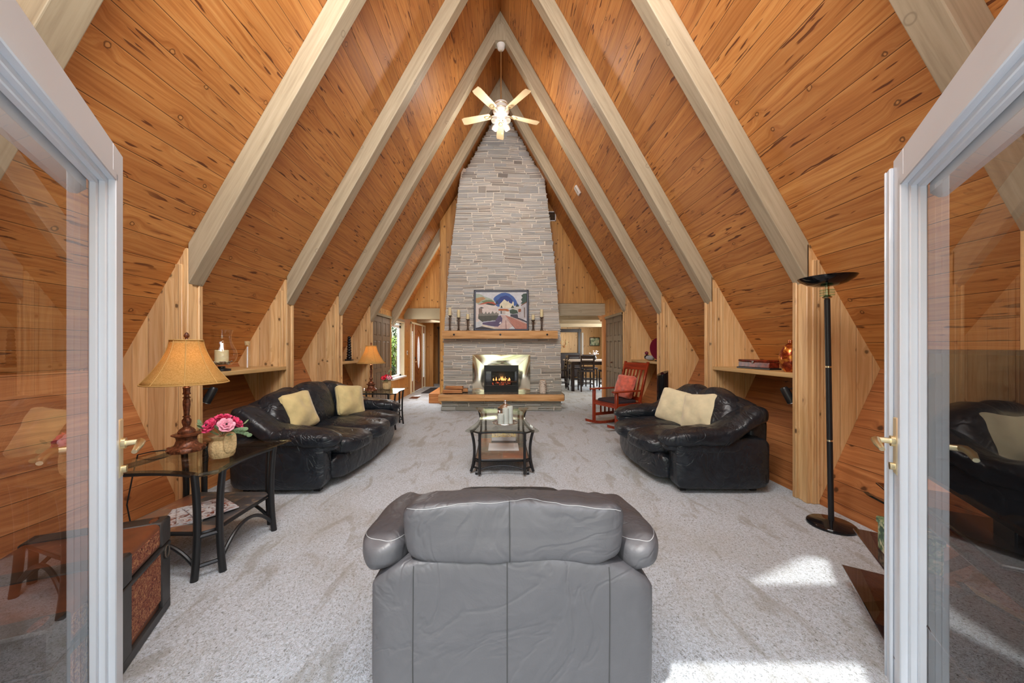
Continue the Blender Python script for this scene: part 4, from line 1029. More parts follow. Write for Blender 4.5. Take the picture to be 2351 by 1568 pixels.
# ------------------------------------------------------------------ magazines, book, paper
def mag(label, loc, rz, sx, sy, h, mat, grp=None, name='magazine'):
    t = thing(name, label, 'magazine', loc, rz, grp)
    b = MB(); b.box((-sx/2+.002, -sy/2+.002, 0), (sx/2-.002, sy/2-.002, h-.0006)); b.build('pages', M['paper'], t)
    b = MB(); b.box((-sx/2, -sy/2, h-.0006), (sx/2, sy/2, h)); b.box((-sx/2, -sy/2, 0), (-sx/2+.001, sy/2, h)); b.build('cover', M[mat], t)
for i, (lb, x, y, rz) in enumerate((('bottom magazine of the fanned stack on the tile shelf, blue-white edge showing', -1.97, 2.15, .5), ('middle magazine of the fanned stack under the glass end table', -1.93, 2.19, .75), ('top magazine of the fanned stack, cover with brown and white print', -1.88, 2.22, 1.0))):
    mag(lb, (x, y, .255+.007*i), rz, .21, .28, .006, 'magcover', 'magazines fanned on the near end table shelf')
mag('white paper folder lying on the coffee table shelf toward the armchair', (.015, 3.98, .16), 0, .345, .30, .004, 'paper', name='paper_folder')
mag('closed book with yellow floral cover on the coffee table shelf', (.02, 4.35, .16), 0, .30, .20, .045, 'bookcover', name='book')

# ------------------------------------------------------------------ tray with candles on the coffee table
TZ = .472
t = thing('silver_tray', 'round silver tray under grey candles on the coffee table', 'tray', (.03, 3.78, TZ)); g = MB()
g.lathe([(.0, 0), (.06, 0), (.125, .010), (.14, .016), (.141, .019), (.12, .014), (.06, .004), (0, .004)], n=48); g.build('plate', M['silver'], t)
g = MB(); g.tube([(.138*math.cos(2*PI*k/48), .138*math.sin(2*PI*k/48), .018) for k in range(49)], .004, 6, caps=False); g.build('rim', M['silver'], t)
def candle(name, label, loc, r, h, mat, grp=None):
    t = thing(name, label, 'candle', loc, 0, grp)
    g = MB(); g.lathe([(0, 0), (r*.97, 0), (r, .004), (r, h-.004), (r*.94, h), (r*.8, h-.004), (0, h-.008)], n=28); g.build('wax', M[mat], t)
    g = MB(); g.tube([(0, 0, h-.01), (.001, 0, h+.008)], .0012, 5); g.build('wick', M['black'], t)
for (lb, x, y, h) in (('short grey pillar candle at the front left of the tray', -.015, 3.72, .115), ('middle-height grey pillar candle, centre of the three on the tray', .038, 3.76, .17), ('tallest grey pillar candle at the right of the tray', .085, 3.80, .185)):
    candle('pillar_candle', lb, (x, y, TZ+.006), .034, h, 'graycandle', 'grey candles on the silver tray')
t = thing('silver_tin', 'silver lidded canister with a ball finial behind the grey candles', 'canister', (.035, 3.98, TZ))
g = MB(); g.lathe([(.085, 0), (.09, .01), (.09, .12), (.086, .125)], n=28); g.build('body', M['silver'], t)
g = MB(); g.lathe([(.094, .125), (.094, .145), (.075, .155), (.05, .175), (.022, .185), (.016, .195), (.018, .205), (.012, .215), (0, .22)], n=28)
g.soft((0, 0, .222), (.026, .026, .026), 2, 8); g.build('lid', M['silver'], t)
t = thing('small_bell', 'little stacked silver ornament left of the grey candles', 'ornament', (-.03, 3.86, TZ))
g = MB()
for z, r in ((.0, .03), (.035, .024), (.07, .028), (.105, .02)): g.lathe([(0, z), (r, z+.005), (r*.9, z+.022), (.008, z+.032)], n=16)
g.build('body', M['silver'], t)

# ------------------------------------------------------------------ mantel pieces
MZ = 1.68
def holder(label, x, h, ch_, grp='pewter candle holders on the mantel'):
    t = thing('candle_holder', label, 'candle holder', (x, 7.46, MZ), 0, grp); k = h
    g = MB(); g.lathe([(.045, 0), (.045, .008), (.03, .016), (.022, .03), (.026, .045), (.012, .055)], n=18)
    g.lathe([(.010, k-.05), (.02, k-.04), (.026, k-.03), (.04, k-.012), (.042, k-.004), (.036, k)], n=18); g.build('base', M['pewter'], t)
    for i in range(3):
        a = 2*PI*i/3+.5; g = MB(); c, s_ = math.cos(a), math.sin(a)
        g.tube(bez((.014*c, .014*s_, .05), (.012*c, .012*s_, k*.5), (.028*c, .028*s_, k-.045)), .006, 6); g.build('strut', M['pewter'], t)
    candle('mantel_candle', label.replace('pewter holder', 'cream pillar candle').replace('holding a candle', 'on its holder'), (x, 7.46, MZ+k+.001), .033, ch_, 'candle', 'cream candles on the mantel')
holder('tallest pewter holder at the left end of the mantel', -1.135, .335, .165)
holder('pewter holder second from the left end of the mantel', -.945, .29, .165)
holder('short pewter holder just left of the painting', -.745, .255, .11)
holder('short pewter holder just right of the painting', .67, .24, .11)
holder('tall pewter holder at the right end of the mantel', .855, .30, .165)
# painting
t = thing('framed_painting', 'dark framed painting of a village street under a blue tree on the mantel', 'painting', (-.02, 7.47, MZ))
W3, H3 = 1.2, .90
b = MB()
for (x0, x1, z0, z1) in ((-.6, .6, 0, .045), (-.6, .6, H3-.045, H3), (-.6, -.555, 0, H3), (.555, .6, 0, H3)): b.rbox((x0, 0, z0), (x1, .03, z1), .006, 1)
b.build('frame', M['navy'], t)
b = MB()
for (x0, x1, z0, z1) in ((-.57, .57, .031, .034), (-.57, .57, H3-.034, H3-.031), (-.57, -.567, .03, H3-.03), (.567, .57, .03, H3-.03)): b.box((x0, -.003, z0), (x1, .002, z1))
b.build('frame_line', solid('pale_blue_line', L3(150, 160, 196), .4), t)  # thin pale blue line running round the dark frame
pal = {}
def pc(r, g_, bb, var=.08):
    k = (r, g_, bb)
    if k not in pal: pal[k] = solid('paint_%d' % len(pal), L3(r, g_, bb), .6, var=var, scale=16)
    return pal[k]
shapes = [((214, 218, 226), [(300, 250), (1815, 250), (1815, 1370), (300, 1370)]),
 ((176, 190, 176), [(300, 300), (420, 310), (560, 390), (720, 440), (860, 520), (860, 640), (300, 640)]),
 ((70, 104, 176), [(820, 470), (860, 400), (960, 330), (1060, 280), (1180, 270), (1300, 300), (1420, 390), (1500, 500), (1540, 600), (1600, 660), (900, 700), (880, 560)]),
 ((44, 66, 140), [(930, 520), (1040, 400), (1200, 350), (1330, 420), (1400, 520), (1440, 640), (1000, 640)]),
 ((190, 150, 104), [(300, 440), (420, 410), (520, 400), (600, 460), (460, 520), (380, 590), (300, 570)]),
 ((120, 140, 104), [(460, 540), (620, 490), (760, 490), (860, 560), (560, 600)]),
 ((232, 226, 200), [(1010, 620), (1070, 560), (1145, 470), (1250, 550), (1270, 515), (1290, 570), (1370, 610), (1400, 530), (1430, 570), (1430, 690), (1350, 740), (1010, 730)]),
 ((206, 206, 200), [(1370, 700), (1500, 690), (1640, 690), (1640, 830), (1330, 850)]),
 ((60, 84, 76), [(1815, 290), (1720, 300), (1650, 360), (1690, 420), (1640, 480), (1680, 540), (1630, 600), (1720, 620), (1815, 540)]),
 ((196, 194, 200), [(1540, 880), (1650, 860), (1650, 660), (1815, 560), (1815, 1090), (1640, 1060), (1540, 1000)]),
 ((128, 86, 60), [(1640, 640), (1815, 540), (1815, 570), (1650, 670)]), ((120, 104, 96), [(1730, 720), (1765, 720), (1765, 1030), (1735, 1020)]),
 ((226, 216, 212), [(300, 580), (380, 640), (540, 610), (760, 640), (940, 680), (940, 800), (1030, 900), (980, 960), (560, 980), (370, 1150), (300, 1200)]),
 ((186, 90, 66), [(380, 640), (480, 590), (640, 550), (820, 550), (930, 640), (760, 640), (660, 590), (540, 620)]),
 ((60, 62, 60), [(580, 620), (660, 585), (780, 600), (900, 640), (840, 665), (760, 655)]), ((70, 70, 74), [(385, 740), (470, 705), (555, 735), (480, 750)]),
 ((140, 120, 112), [(385, 750), (490, 755), (490, 900), (385, 1000)]),
 ((186, 110, 66), [(960, 780), (1020, 755), (1230, 765), (1300, 800), (1260, 860), (1180, 820), (980, 820)]),
 ((222, 212, 196), [(1100, 750), (1180, 715), (1300, 750), (1260, 770)]), ((40, 40, 44), [(1035, 825), (1068, 825), (1068, 915), (1040, 915)]),
 ((206, 196, 190), [(1075, 825), (1180, 825), (1180, 930), (1075, 920)]), ((232, 230, 226), [(1185, 830), (1310, 850), (1310, 990), (1185, 950)]),
 ((64, 84, 70), [(1300, 800), (1400, 770), (1530, 810), (1560, 900), (1400, 920), (1320, 900)]), ((52, 74, 64), [(1030, 730), (1065, 650), (1100, 730)]), ((52, 74, 64), [(1340, 740), (1395, 650), (1440, 730)]), ((52, 70, 96), [(880, 620), (925, 490), (980, 610)]), ((60, 74, 70), [(1480, 700), (1530, 600), (1590, 690)]),
 ((150, 88, 60), [(1560, 770), (1645, 760), (1645, 850), (1560, 870)]),
 ((214, 190, 186), [(1030, 940), (1170, 950), (1480, 1370), (800, 1370), (860, 1300), (1070, 1200), (1090, 1040)]),
 ((190, 132, 118), [(1170, 950), (1300, 1000), (1560, 1070), (1815, 1200), (1815, 1370), (1480, 1370)]),
 ((96, 84, 120), [(960, 980), (1040, 960), (1090, 1050), (1080, 1180), (960, 1300), (830, 1290), (500, 1230), (500, 1180), (860, 1130)]),
 ((84, 86, 80), [(380, 920), (980, 900), (960, 1000), (880, 1110), (500, 1160), (370, 1060)]),
 ((132, 130, 124), [(400, 930), (430, 850), (460, 930), (500, 860), (540, 930), (600, 840), (640, 920), (700, 850), (740, 930), (800, 830), (850, 910), (910, 850), (970, 930), (960, 960), (400, 980)]),
 ((70, 70, 84), [(1330, 930), (1540, 920), (1560, 1030), (1700, 1080), (1815, 1140), (1815, 1180), (1560, 1070), (1330, 1000)]),
 ((206, 214, 220), [(300, 1160), (470, 1150), (480, 1250), (300, 1320)]), ((226, 216, 200), [(490, 1235), (980, 1350), (980, 1370), (860, 1370), (490, 1290)]), ((66, 66, 74), [(300, 1340), (480, 1290), (560, 1310), (860, 1370), (300, 1370)]),
 ((228, 228, 236), [(1020, 1160), (1060, 1150), (1050, 1220), (985, 1210)]), ((214, 222, 230), [(1300, 1340), (1400, 1290), (1470, 1330), (1460, 1370), (1290, 1370)]), ((150, 110, 104), [(1185, 1110), (1200, 1110), (1215, 1370), (1190, 1370)]), ((150, 110, 104), [(1230, 1080), (1245, 1080), (1500, 1370), (1470, 1370)])]
rg = random.Random(2)
for i in range(14): shapes.append(((196, 202, 220), [(500+i*27+rg.uniform(-6, 6), 1170-i*3), (520+i*27, 1140-i*3+rg.uniform(-10, 10)), (540+i*27, 1175-i*3)]))
for i in range(16): shapes.append(((216, 206, 200), [(1310+i*31, 990+i*14), (1322+i*31, 975+i*14), (1335+i*31, 1000+i*14), (1320+i*31, 1012+i*14)]))
b = MB(); mats = []; k = 0
for c, p in shapes:
    m_ = pc(*c)
    if m_ not in mats: mats.append(m_)
    q = [(-.556+1.112*(x-300)/1515, .044+.812*(1-(y-250)/1120)) for x, y in p]
    q = [(max(-.556, min(.556, a)), max(.044, min(.856, c_))) for a, c_ in q]
    a = sum(q[i][0]*q[(i+1) % len(q)][1]-q[(i+1) % len(q)][0]*q[i][1] for i in range(len(q)))
    if a < 0: q = q[::-1]
    b.add([(x, .0145-.00012*k, z) for x, z in q], [list(range(len(q)))], mi=mats.index(m_)); k += 1
b.box((-.556, .016, .044), (.556, .022, .856)); b.build('canvas', mats, t)
t.rotation_euler = (-.045, 0, 0)
# hearth items
HZ = .348
def logpiece(label, loc, rz, L, r, rx=0):
    t = thing('firewood_log', label, 'firewood', loc, 0, 'split firewood on the hearth')
    g = MB(); n = 7
    prof = [(-r, -r*.5), (-r*.2, -r*.75), (r*.8, -r*.6), (r, 0), (r*.5, r*.6), (-r*.6, r*.55)]
    vs = [(x*L/2+.01*math.sin(i*2+x), p[0]+.004*x*i, p[1]+r*.75) for x in (-1, 1) for i, p in enumerate(prof)]
    nn = len(prof); fs = [list(range(nn))[::-1], list(range(nn, 2*nn))]+[[i, (i+1) % nn, (i+1) % nn+nn, i+nn] for i in range(nn)]
    g.add(vs, fs, [[(vs[i][0], vs[i][1]+vs[i][2]) for i in f] for f in fs]); g.build('wood', M['log'], t)
    t.rotation_euler = (rx, 0, rz)
logpiece('long split log at the front bottom of the firewood pile', (-1.05, 7.27, HZ), .05, .40, .062)
logpiece('split log lying on top of the firewood pile', (-1.02, 7.33, HZ+.085), -.12, .36, .05)
logpiece('split log behind the others in the firewood pile, reaching farthest right', (-.93, 7.45, HZ+.005), .15, .36, .06)
t = thing('birch_log', 'white birch log standing upright at the right of the fireplace', 'log', (.87, 7.38, HZ)); g = MB()
g.lathe([(0, 0), (.07, 0), (.071, .1), (.068, .2), (.069, .275), (.06, .278), (0, .276)], n=24, flute=3, fl=.02); g.build('trunk', M['birch'], t)
g = MB(); g.lathe([(0, .2785), (.055, .2785), (.055, .27)], n=20); g.build('cut_top', M['log'], t)

# ------------------------------------------------------------------ ceiling fan
t = thing('ceiling_fan', 'white five-blade ceiling fan hanging on a long rod from the ridge', 'ceiling fan', (-.02, 5.62, 5.1))
g = MB(); g.lathe([(.0, 1.24), (.06, 1.23), (.075, 1.16), (.055, 1.09), (.02, 1.07)], n=24); g.build('canopy', M['fanwhite'], t)
g = MB(); g.tube([(0, 0, .2), (0, 0, 1.1)], .011, 10); g.build('down_rod', M['brass'], t)
g = MB(); g.lathe([(.03, .24), (.07, .22), (.11, .19), (.115, .12), (.13, .10), (.13, .05), (.09, .0), (.075, -.03), (.06, -.05)], n=28); g.build('motor_housing', M['fanwhite'], t)
g = MB(); g.tube([(.118*math.cos(2*PI*k/24), .118*math.sin(2*PI*k/24), .15) for k in range(25)], .006, 6, caps=False); g.tube([(.132*math.cos(2*PI*k/24), .132*math.sin(2*PI*k/24), .075) for k in range(25)], .006, 6, caps=False); g.build('brass_ring', M['brass'], t)
for k in range(5):
    a = PI/2+.03+2*PI*k/5; g = MB(); R_ = RZ(a-PI/2)
    pts = [(-.055, .20), (-.068, .62), (-.055, .67), (.055, .67), (.068, .62), (.055, .20), (.03, .18), (-.03, .18)]
    tilt = RY(.2)
    vs = [R_@(Vector((x, y, 0))+tilt@Vector((0, 0, z))) if False else R_@(tilt@Vector((x, 0, z))+Vector((0, y, 0))) for z in (0, .008) for x, y in pts]; n = len(pts)
    g.add([v+Vector((0, 0, .02)) for v in vs], [list(range(n)), list(range(2*n-1, n-1, -1))]+[[i, i+n, (i+1) % n+n, (i+1) % n] for i in range(n)]); bl = g.build('blade', M['bladecream'], t)
    g = MB(); g.rbox((-.02, .10, .01), (.02, .22, .02), .004, 1); 
    g.tube([(.03*math.cos(q*PI/8), .24+.04*math.sin(q*PI/8), .012) for q in range(17)], .005, 5, caps=False)
    o = g.build('blade_arm', M['brass'], bl); o.rotation_euler = (0, 0, a-PI/2)
for k in range(4):
    a = PI/4+2*PI*k/4; g = MB(); c, s_ = math.cos(a), math.sin(a)
    g.tube([(0, 0, -.05), (.05*c, .05*s_, -.06), (.09*c, .09*s_, -.075)], .009, 8); ar = g.build('light_arm', M['brass'], t)
    g = MB(); g.lathe([(.018, 0), (.03, -.02), (.048, -.07), (.05, -.10), (.04, -.125)], n=18, flute=8, fl=.04, caps=False); o = g.build('glass_shade', M['frost'], ar); o.location = (.09*c, .09*s_, -.07)
    o.rotation_euler = (RZ(a) @ RY(-.7)).to_euler()
g = MB(); g.lathe([(.03, -.05), (.035, -.08), (.02, -.1), (0, -.105)], n=16); g.build('light_kit_hub', M['brass'], t)
g = MB(); g.tube([(.02, 0, -.1), (.02, 0, -.3)], .0015, 4); g.build('pull_chain', M['brass'], t)
# smoke/CO detector on the right slope
t = thing('alarm_box', 'small white alarm box on the right roof slope below the ceiling fan', 'alarm', (1.404, 6.34, roofz(1.404)))
g = MB(); g.rbox((-.085, -.06, -.04), (.085, .06, 0), .008, 2); g.build('casing', M['fanwhite'], t)
g = MB()
for i in range(5): g.box((-.06+i*.024, -.045, -.042), (-.048+i*.024, -.005, -.039))
g.build('grille', M['taupe2'], t); t.rotation_euler = (RY(math.atan(S))).to_euler()
# ------------------------------------------------------------------ torchiere floor lamp
t = thing('floor_lamp', 'tall black torchiere floor lamp beside the nearest right wall post', 'lamp', (2.41, 2.52, 0))
g = MB(); g.lathe([(0, 0), (.138, 0), (.142, .008), (.14, .02), (.13, .028), (.04, .034), (.022, .045), (0, .045)], n=48); g.build('base', M['blackgloss'], t)
g = MB()
for (a, c) in ((.045, .62), (.632, 1.16), (1.172, 1.66)): g.tube([(0, 0, a), (0, 0, c)], .017, 16)
g.build('pole', M['black_metal'], t)
for z in (.05, .626, 1.166):
    g = MB(); g.tube([(0, 0, z-.008), (0, 0, z+.008)], .0165, 16); g.build('brass_band', M['brass'], t)
g = MB(); g.lathe([(.012, 1.66), (.03, 1.675), (.012, 1.69), (.012, 1.75), (.04, 1.765)], n=20); g.build('collar', M['brass'], t)
for z in (1.685, 1.703, 1.721):
    g = MB(); g.lathe([(.01, z), (.042, z), (.042, z+.008), (.01, z+.008)], n=24); g.build('glass_disc', glass('green_glass', (.7, .88, .8)) if z < 1.69 else bpy.data.materials['green_glass'], t)
g = MB(); g.lathe([(.0, 1.752), (.06, 1.757), (.11, 1.772), (.15, 1.80), (.166, 1.822), (.163, 1.824), (.145, 1.804), (.10, 1.778), (.0, 1.762)], n=48); g.build('bowl', M['blackgloss'], t)
t.rotation_euler = (0, -.018, 0)

# ------------------------------------------------------------------ rocking chair
t = thing('rocking_chair', 'cherry red slatted rocking chair with dark seat and coral pillow', 'rocking chair', (1.985, 5.79, 0)); m = M['cherry']
# local: front is -y ; x = width
def bx(name, a, c, rot=None, piv=None, mt=m): g = MB(); g.rbox(a, c, .004, 1, rot=rot, piv=piv); return g.build(name, mt, t)
for sd in (-1, 1):
    x = sd*.27
    g = MB(); P = [(x, -.50+.98*i/16, .02+.10*((i/16-.45)*2)**2*.9) for i in range(17)]
    for i in range(16):
        (x0, y0, z0), (x1, y1, z1) = P[i], P[i+1]
        vs = [(x-.018, y0, z0-.02), (x+.018, y0, z0-.02), (x+.018, y0, z0+.022), (x-.018, y0, z0+.022), (x-.018, y1, z1-.02), (x+.018, y1, z1-.02), (x+.018, y1, z1+.022), (x-.018, y1, z1+.022)]
        f = [(1, 5, 6, 2), (4, 0, 3, 7), (3, 2, 6, 7), (0, 4, 5, 1)]
        if i == 0: f.append((0, 1, 2, 3))
        if i == 15: f.append((5, 4, 7, 6))
        g.add(vs, f)
    g.build('rocker', m, t)
    bx('front_leg', (x-.022, -.35, .05), (x+.022, -.305, .60))
    bx('armrest', (x-.038, -.40, .60), (x+.038, .16, .622))
    bx('back_leg', (x-.02, .16, .05), (x+.02, .20, .42))
    bx('side_rail', (x-.012, -.31, .36), (x+.012, .17, .42))
    bx('lower_rail', (x-.01, -.31, .15), (x+.01, .17, .20))
    for k in range(4): bx('side_slat', (x-.005, -.20+k*.09, .19), (x+.005, -.165+k*.09, .37))
    bx('back_post', (x*.92-.018, .15, .38), (x*.92+.018, .19, 1.10), RX(-.28), (0, .17, .38))
bx('front_rail', (-.25, -.34, .35), (.25, -.315, .42)); bx('stretcher', (-.25, .165, .16), (.25, .185, .21))
bx('seat_rail', (-.25, .15, .36), (.25, .18, .42))
R = RX(-.28); pv = (0, .17, .38)
bx('crest_rail', (-.235, .155, .96), (.235, .182, 1.08), R, pv); bx('lower_back_rail', (-.235, .158, .44), (.235, .178, .50), R, pv)
for k in range(5): bx('back_slat', (-.15+k*.075-.02, .162, .49), (-.15+k*.075+.02, .174, .97), R, pv)
g = MB(); g.soft((0, -.08, .43), (.50, .48, .07), 5, 10); g.build('seat', solid('dark_seat_fabric', L3(52, 40, 46), .8, var=.1), t)
RZA = math.atan2(.91, .41)-PI    # front (-y) turned toward (-.91,-.41)
RZA = math.atan2(-.41, -.91)+PI/2
t.rotation_euler = (0, 0, RZA)
pillow('coral plush pillow leaning on the rocking chair back', (2.02, 5.81, .465), RZA, .30, .04, .40, 'coral')

# ------------------------------------------------------------------ shelves in the wall niches
def shelf(label, x0, x1, y0, y1, z=1.08):
    b = MB(); b.rbox((min(x0, x1), y0, z-.042), (max(x0, x1), y1, z), .004, 1, 1)
    return tag(b.build('wall_shelf', M['shelfwood']), label, 'shelf')
SZ = 1.08
shelf('pine shelf in the right niche behind the loveseat holding a box and vase', XC+2.60, XC+3.18, 3.032, 4.198)
shelf('pine shelf in the left niche behind the large lamp holding a glass hurricane', XC-2.60, XC-3.18, 3.032, 4.198)
shelf('pine shelf in the far right niche above the rocking chair', XC+2.60, XC+3.18, 5.682, 6.858)
shelf('pine shelf in the far left niche beside the dark totem', XC-2.60, XC-3.18, 5.682, 6.858)
t = thing('vase', 'round-bodied copper lacquer vase with a small neck on the right shelf', 'vase', (2.70, 3.22, SZ))
g = MB(); g.lathe([(.0, 0), (.045, 0), (.065, .03), (.085, .08), (.092, .13), (.083, .185), (.058, .235), (.03, .262), (.02, .272)], n=32); g.build('body', M['copper'], t)
g = MB(); g.lathe([(.02, .268), (.017, .28), (.022, .292), (.019, .298), (.012, .292)], n=20); g.build('neck', solid('bright_copper', L3(226, 150, 110), .15, 1.), t)
t = thing('trinket_box', 'dark red carved wooden box with a lid on the right shelf', 'box', (2.75, 3.70, SZ), PI/2+.12)
g = MB(); g.rbox((-.21, -.07, 0), (.21, .07, .018), .003, 1); g.build('foot_board', M['black'], t)
bxm = solid('red_lacquer_box', L3(110, 40, 24), .22, var=.5, scale=26)
g = MB(); g.rbox((-.195, -.06, .018), (.195, .06, .075), .004, 1); g.build('body', bxm, t)
g = MB(); g.rbox((-.197, -.062, .077), (.197, .062, .10), .008, 2); g.build('lid', bxm, t)
g = MB(); g.rbox((-.012, .06, .06), (.012, .068, .09), .003, 1); g.build('clasp', M['pewter'], t)
t = thing('hurricane_candle', 'clear glass hurricane with a cream candle in pebbles on the left shelf', 'candle holder', (-2.74, 3.36, SZ))
g = MB(); g.lathe([(0, 0), (.075, 0), (.075, .02), (.03, .03), (.03, .045)], n=28); g.build('foot', M['black'], t)
g = MB(); pr = [(.03, .045), (.075, .06), (.112, .10), (.126, .15), (.118, .20), (.095, .25), (.078, .30), (.078, .35), (.09, .40)]; g.lathe(pr, n=40, caps=False); g.build('glass_globe', M['clearglass'], t)
g = MB(); g.tube([(.09*math.cos(2*PI*k/40), .09*math.sin(2*PI*k/40), .40) for k in range(41)], .0025, 6, caps=False); g.build('glass_rim', M['clearglass'], t)
g = MB(); g.lathe([(0, .085), (.055, .085), (.056, .20), (.05, .205), (0, .20)], n=28); g.build('candle', M['candle'], t)
g = MB(); rg = random.Random(9)
for i in range(90):
    a = rg.uniform(0, 6.28); r = rg.uniform(.0, .088); g.soft((r*math.cos(a), r*math.sin(a), rg.uniform(.066, .094)), (rg.uniform(.014, .024),)*2+(.012,), 2, 3)
o = g.build('pebbles', solid('mixed_pebbles', L3(150, 136, 120), .5, var=.6, scale=50), t); o['kind'] = 'stuff'
t = thing('corked_bottle', 'slim clear glass bottle with a cork stopper on the left shelf', 'bottle', (-2.80, 3.78, SZ))
g = MB(); g.lathe([(.0, .002), (.03, .0), (.033, .01), (.033, .24), (.026, .262), (.026, .285)], n=24, caps=False); g.build('glass_body', M['clearglass'], t)
g = MB(); g.lathe([(0, .255), (.023, .255), (.027, .30), (0, .30)], n=16); g.build('cork', M['burlap'], t)
g = MB(); g.tube([(0, 0, .01), (.002, 0, .24)], .007, 8); g.build('paper_scroll', M['paper'], t)
t = thing('totem_figure', 'black stacked totem figure on the far left niche shelf', 'figurine', (-2.735, 6.15, SZ)); g = MB()
for i in range(9): g.soft((0, 0, .05+i*.045), (.085-.004*i, .085-.004*i, .06), 2.4, 7, rot=RZ(i*.7))
g.build('figure', M['blackgloss'], t); g = MB(); g.rbox((-.06, -.05, 0), (.06, .05, .03), .005, 1); g.build('stand', M['black'], t)
t = thing('blue_book', 'blue-grey upright book beside the black totem on the left', 'book', (-2.79, 5.80, SZ)); g = MB(); g.rbox((-.08, -.02, 0), (.08, .02, .22), .003, 1); g.build('cover', solid('blue_gray_cloth', L3(96, 116, 136), .6), t); g = MB(); g.rbox((-.076, -.016, .003), (.083, .016, .217), .002, 1); g.build('pages', M['paper'], t)
t = thing('duck_decoy', 'painted duck decoy with maroon head on the far right niche shelf', 'figurine', (2.68, 6.22, SZ), PI/2+.2)
g = MB(); g.soft((0, 0, .05), (.26, .12, .09), 2.2, 10, lambda v: (v.x, v.y*(1-.8*max(0, -v.x-.02)/.13), v.z+.02*(v.x < -.08))); g.build('body', solid('gray_duck_paint', L3(170, 178, 186), .5, var=.15), t)
g = MB(); g.soft((.09, 0, .06), (.10, .11, .09), 2.2, 8); g.build('breast', M['black'], t)
g = MB(); g.soft((.115, 0, .135), (.075, .06, .065), 2, 8); g.build('head', solid('maroon_paint', L3(116, 30, 50), .3), t)
g = MB(); g.soft((.165, 0, .125), (.05, .03, .016), 2, 6); g.build('bill', M['paper'], t)
t = thing('maroon_plate', 'upright maroon display plate behind the duck decoy', 'plate', (2.68, 5.86, SZ), .2)
g = MB(); g.lathe([(0, 0), (.13, .004), (.20, .02), (.198, .026), (.12, .012), (0, .008)], n=36); o = g.build('plate', bpy.data.materials['maroon_paint'], t); o.rotation_euler = (PI/2-.15, 0, 0); o.location = (0, 0, .205)
g = MB(); g.rbox((-.06, -.03, 0), (.06, .05, .02), .004, 1); g.build('plate_stand', M['black'], t)
# small spot lamps under the niches
for (sd, lb, y) in ((1, 'small black cylinder spot lamp on the near right post under the shelf', 3.12), (-1, 'small black cylinder spot lamp on the near left post under the shelf', 3.12)):
    t = thing('spot_lamp', lb, 'lamp', (XC+sd*2.64, y+.03, .88))
    g = MB(); g.lathe([(0, .07), (.026, .068), (.034, .05), (.036, -.08), (.033, -.082), (.031, -.06), (0, -.055)], n=20); o = g.build('can', M['black_metal'], t); o.rotation_euler = (-.25, -sd*.35, 0)
    g = MB(); g.lathe([(.031, -.083), (.037, -.083), (.037, -.078), (.031, -.078)], n=20); q = g.build('rim', M['aluminum'], o)
    g = MB(); g.tube([(sd*.0, 0, .05), (0, -.055, .06), (0, -.118, .06)], .006, 6); g.rbox((-.02, -.12, .03), (.02, -.112, .09), .002, 1); g.build('bracket', M['black'], t)
# tower speaker
t = thing('tower_speaker', 'slim black tower speaker with slanted top behind the loveseat', 'speaker', (2.41, 5.17, 0)); g = MB(); n = 24
top = lambda y: .955-.25*(y+.075)
vs = [(.08*math.cos(2*PI*k/n), .08*math.sin(2*PI*k/n), .03) for k in range(n)]+[(.08*math.cos(2*PI*k/n), .08*math.sin(2*PI*k/n), .93+.35*.08*math.cos(2*PI*k/n)*1.3) for k in range(n)]
g.add(vs, [list(range(n))[::-1], list(range(n, 2*n))]+[[k, (k+1) % n, (k+1) % n+n, k+n] for k in range(n)], smooth=True); g.build('cabinet', M['blackgloss'], t)
g = MB(); g.lathe([(0, 0), (.11, 0), (.11, .015), (.08, .03), (0, .03)], n=28); g.build('base', M['black'], t)

# ------------------------------------------------------------------ steamer trunk by the left door
tl = math.atan2(-.909, .416)   # along the visible long face, towards the camera
t = thing('steamer_trunk', 'old dark trunk with woven raffia panels at the lower left', 'trunk', (-1.685, 1.738, 0), tl)
# local x runs along the face (0..L), local -y is away from the room centre?  (+y = left of direction)
L, Wd, Ht = .78, .46, .455
# direction (.416,-.909); +y = (.909,.416) i.e. towards the room; body lies on the -y side
g = MB(); g.rbox((.006, -Wd+.006, .01), (L-.006, -.006, .33), .012, 2); g.build('body', M['trunkbrown'], t)
g = MB(); g.rbox((.0, -Wd, .335), (L, 0, Ht), .02, 3); ld = g.build('lid', M['trunkbrown'], t)
g = MB()
for (a, c) in (((.10, .36), (.34, .43)), ((.44, .36), (.68, .43))): g.rbox((a[0], -.004, a[1]), (c[0], .003, c[1]), .002, 1)
g.build('woven_lid_panel', M['woven'], ld)
for x0, x1 in ((.09, .34), (.44, .69)):
    g = MB(); g.rbox((x0, -.006, .085), (x1, .004, .325), .002, 1); g.build('woven_panel', M['woven'], t)
g = MB()
for x0, x1 in ((0, .085), (.345, .435), (.695, L)): g.rbox((x0-.003, -Wd-.003, .0), (x1+.003, .007, .332), .006, 1)
g.rbox((-.003, -Wd-.003, .0), (L+.003, .008, .05), .006, 1); g.rbox((-.003, -Wd-.004, .315), (L+.003, .009, .335), .004, 1); g.build('leather_band', M['trunkdark'], t)
g = MB()
for x0, x1 in ((0, .085), (.345, .435), (.695, L)): g.rbox((x0-.004, -Wd-.004, .336), (x1+.004, .008, Ht+.004), .008, 1)
g.build('lid_band', M['trunkdark'], ld)
g = MB(); g.tube([(.05+.02*math.cos(2*PI*k/16), .012, .30+.03*math.sin(2*PI*k/16)) for k in range(17)], .004, 6, caps=False); g.build('ring_handle', M['pewter'], t)
for x in (.04, .39, .74): g = MB(); g.soft((x, -.04, Ht+.004), (.07, .03, .012), 2, 6); g.build('metal_stud', M['bronze'], ld)

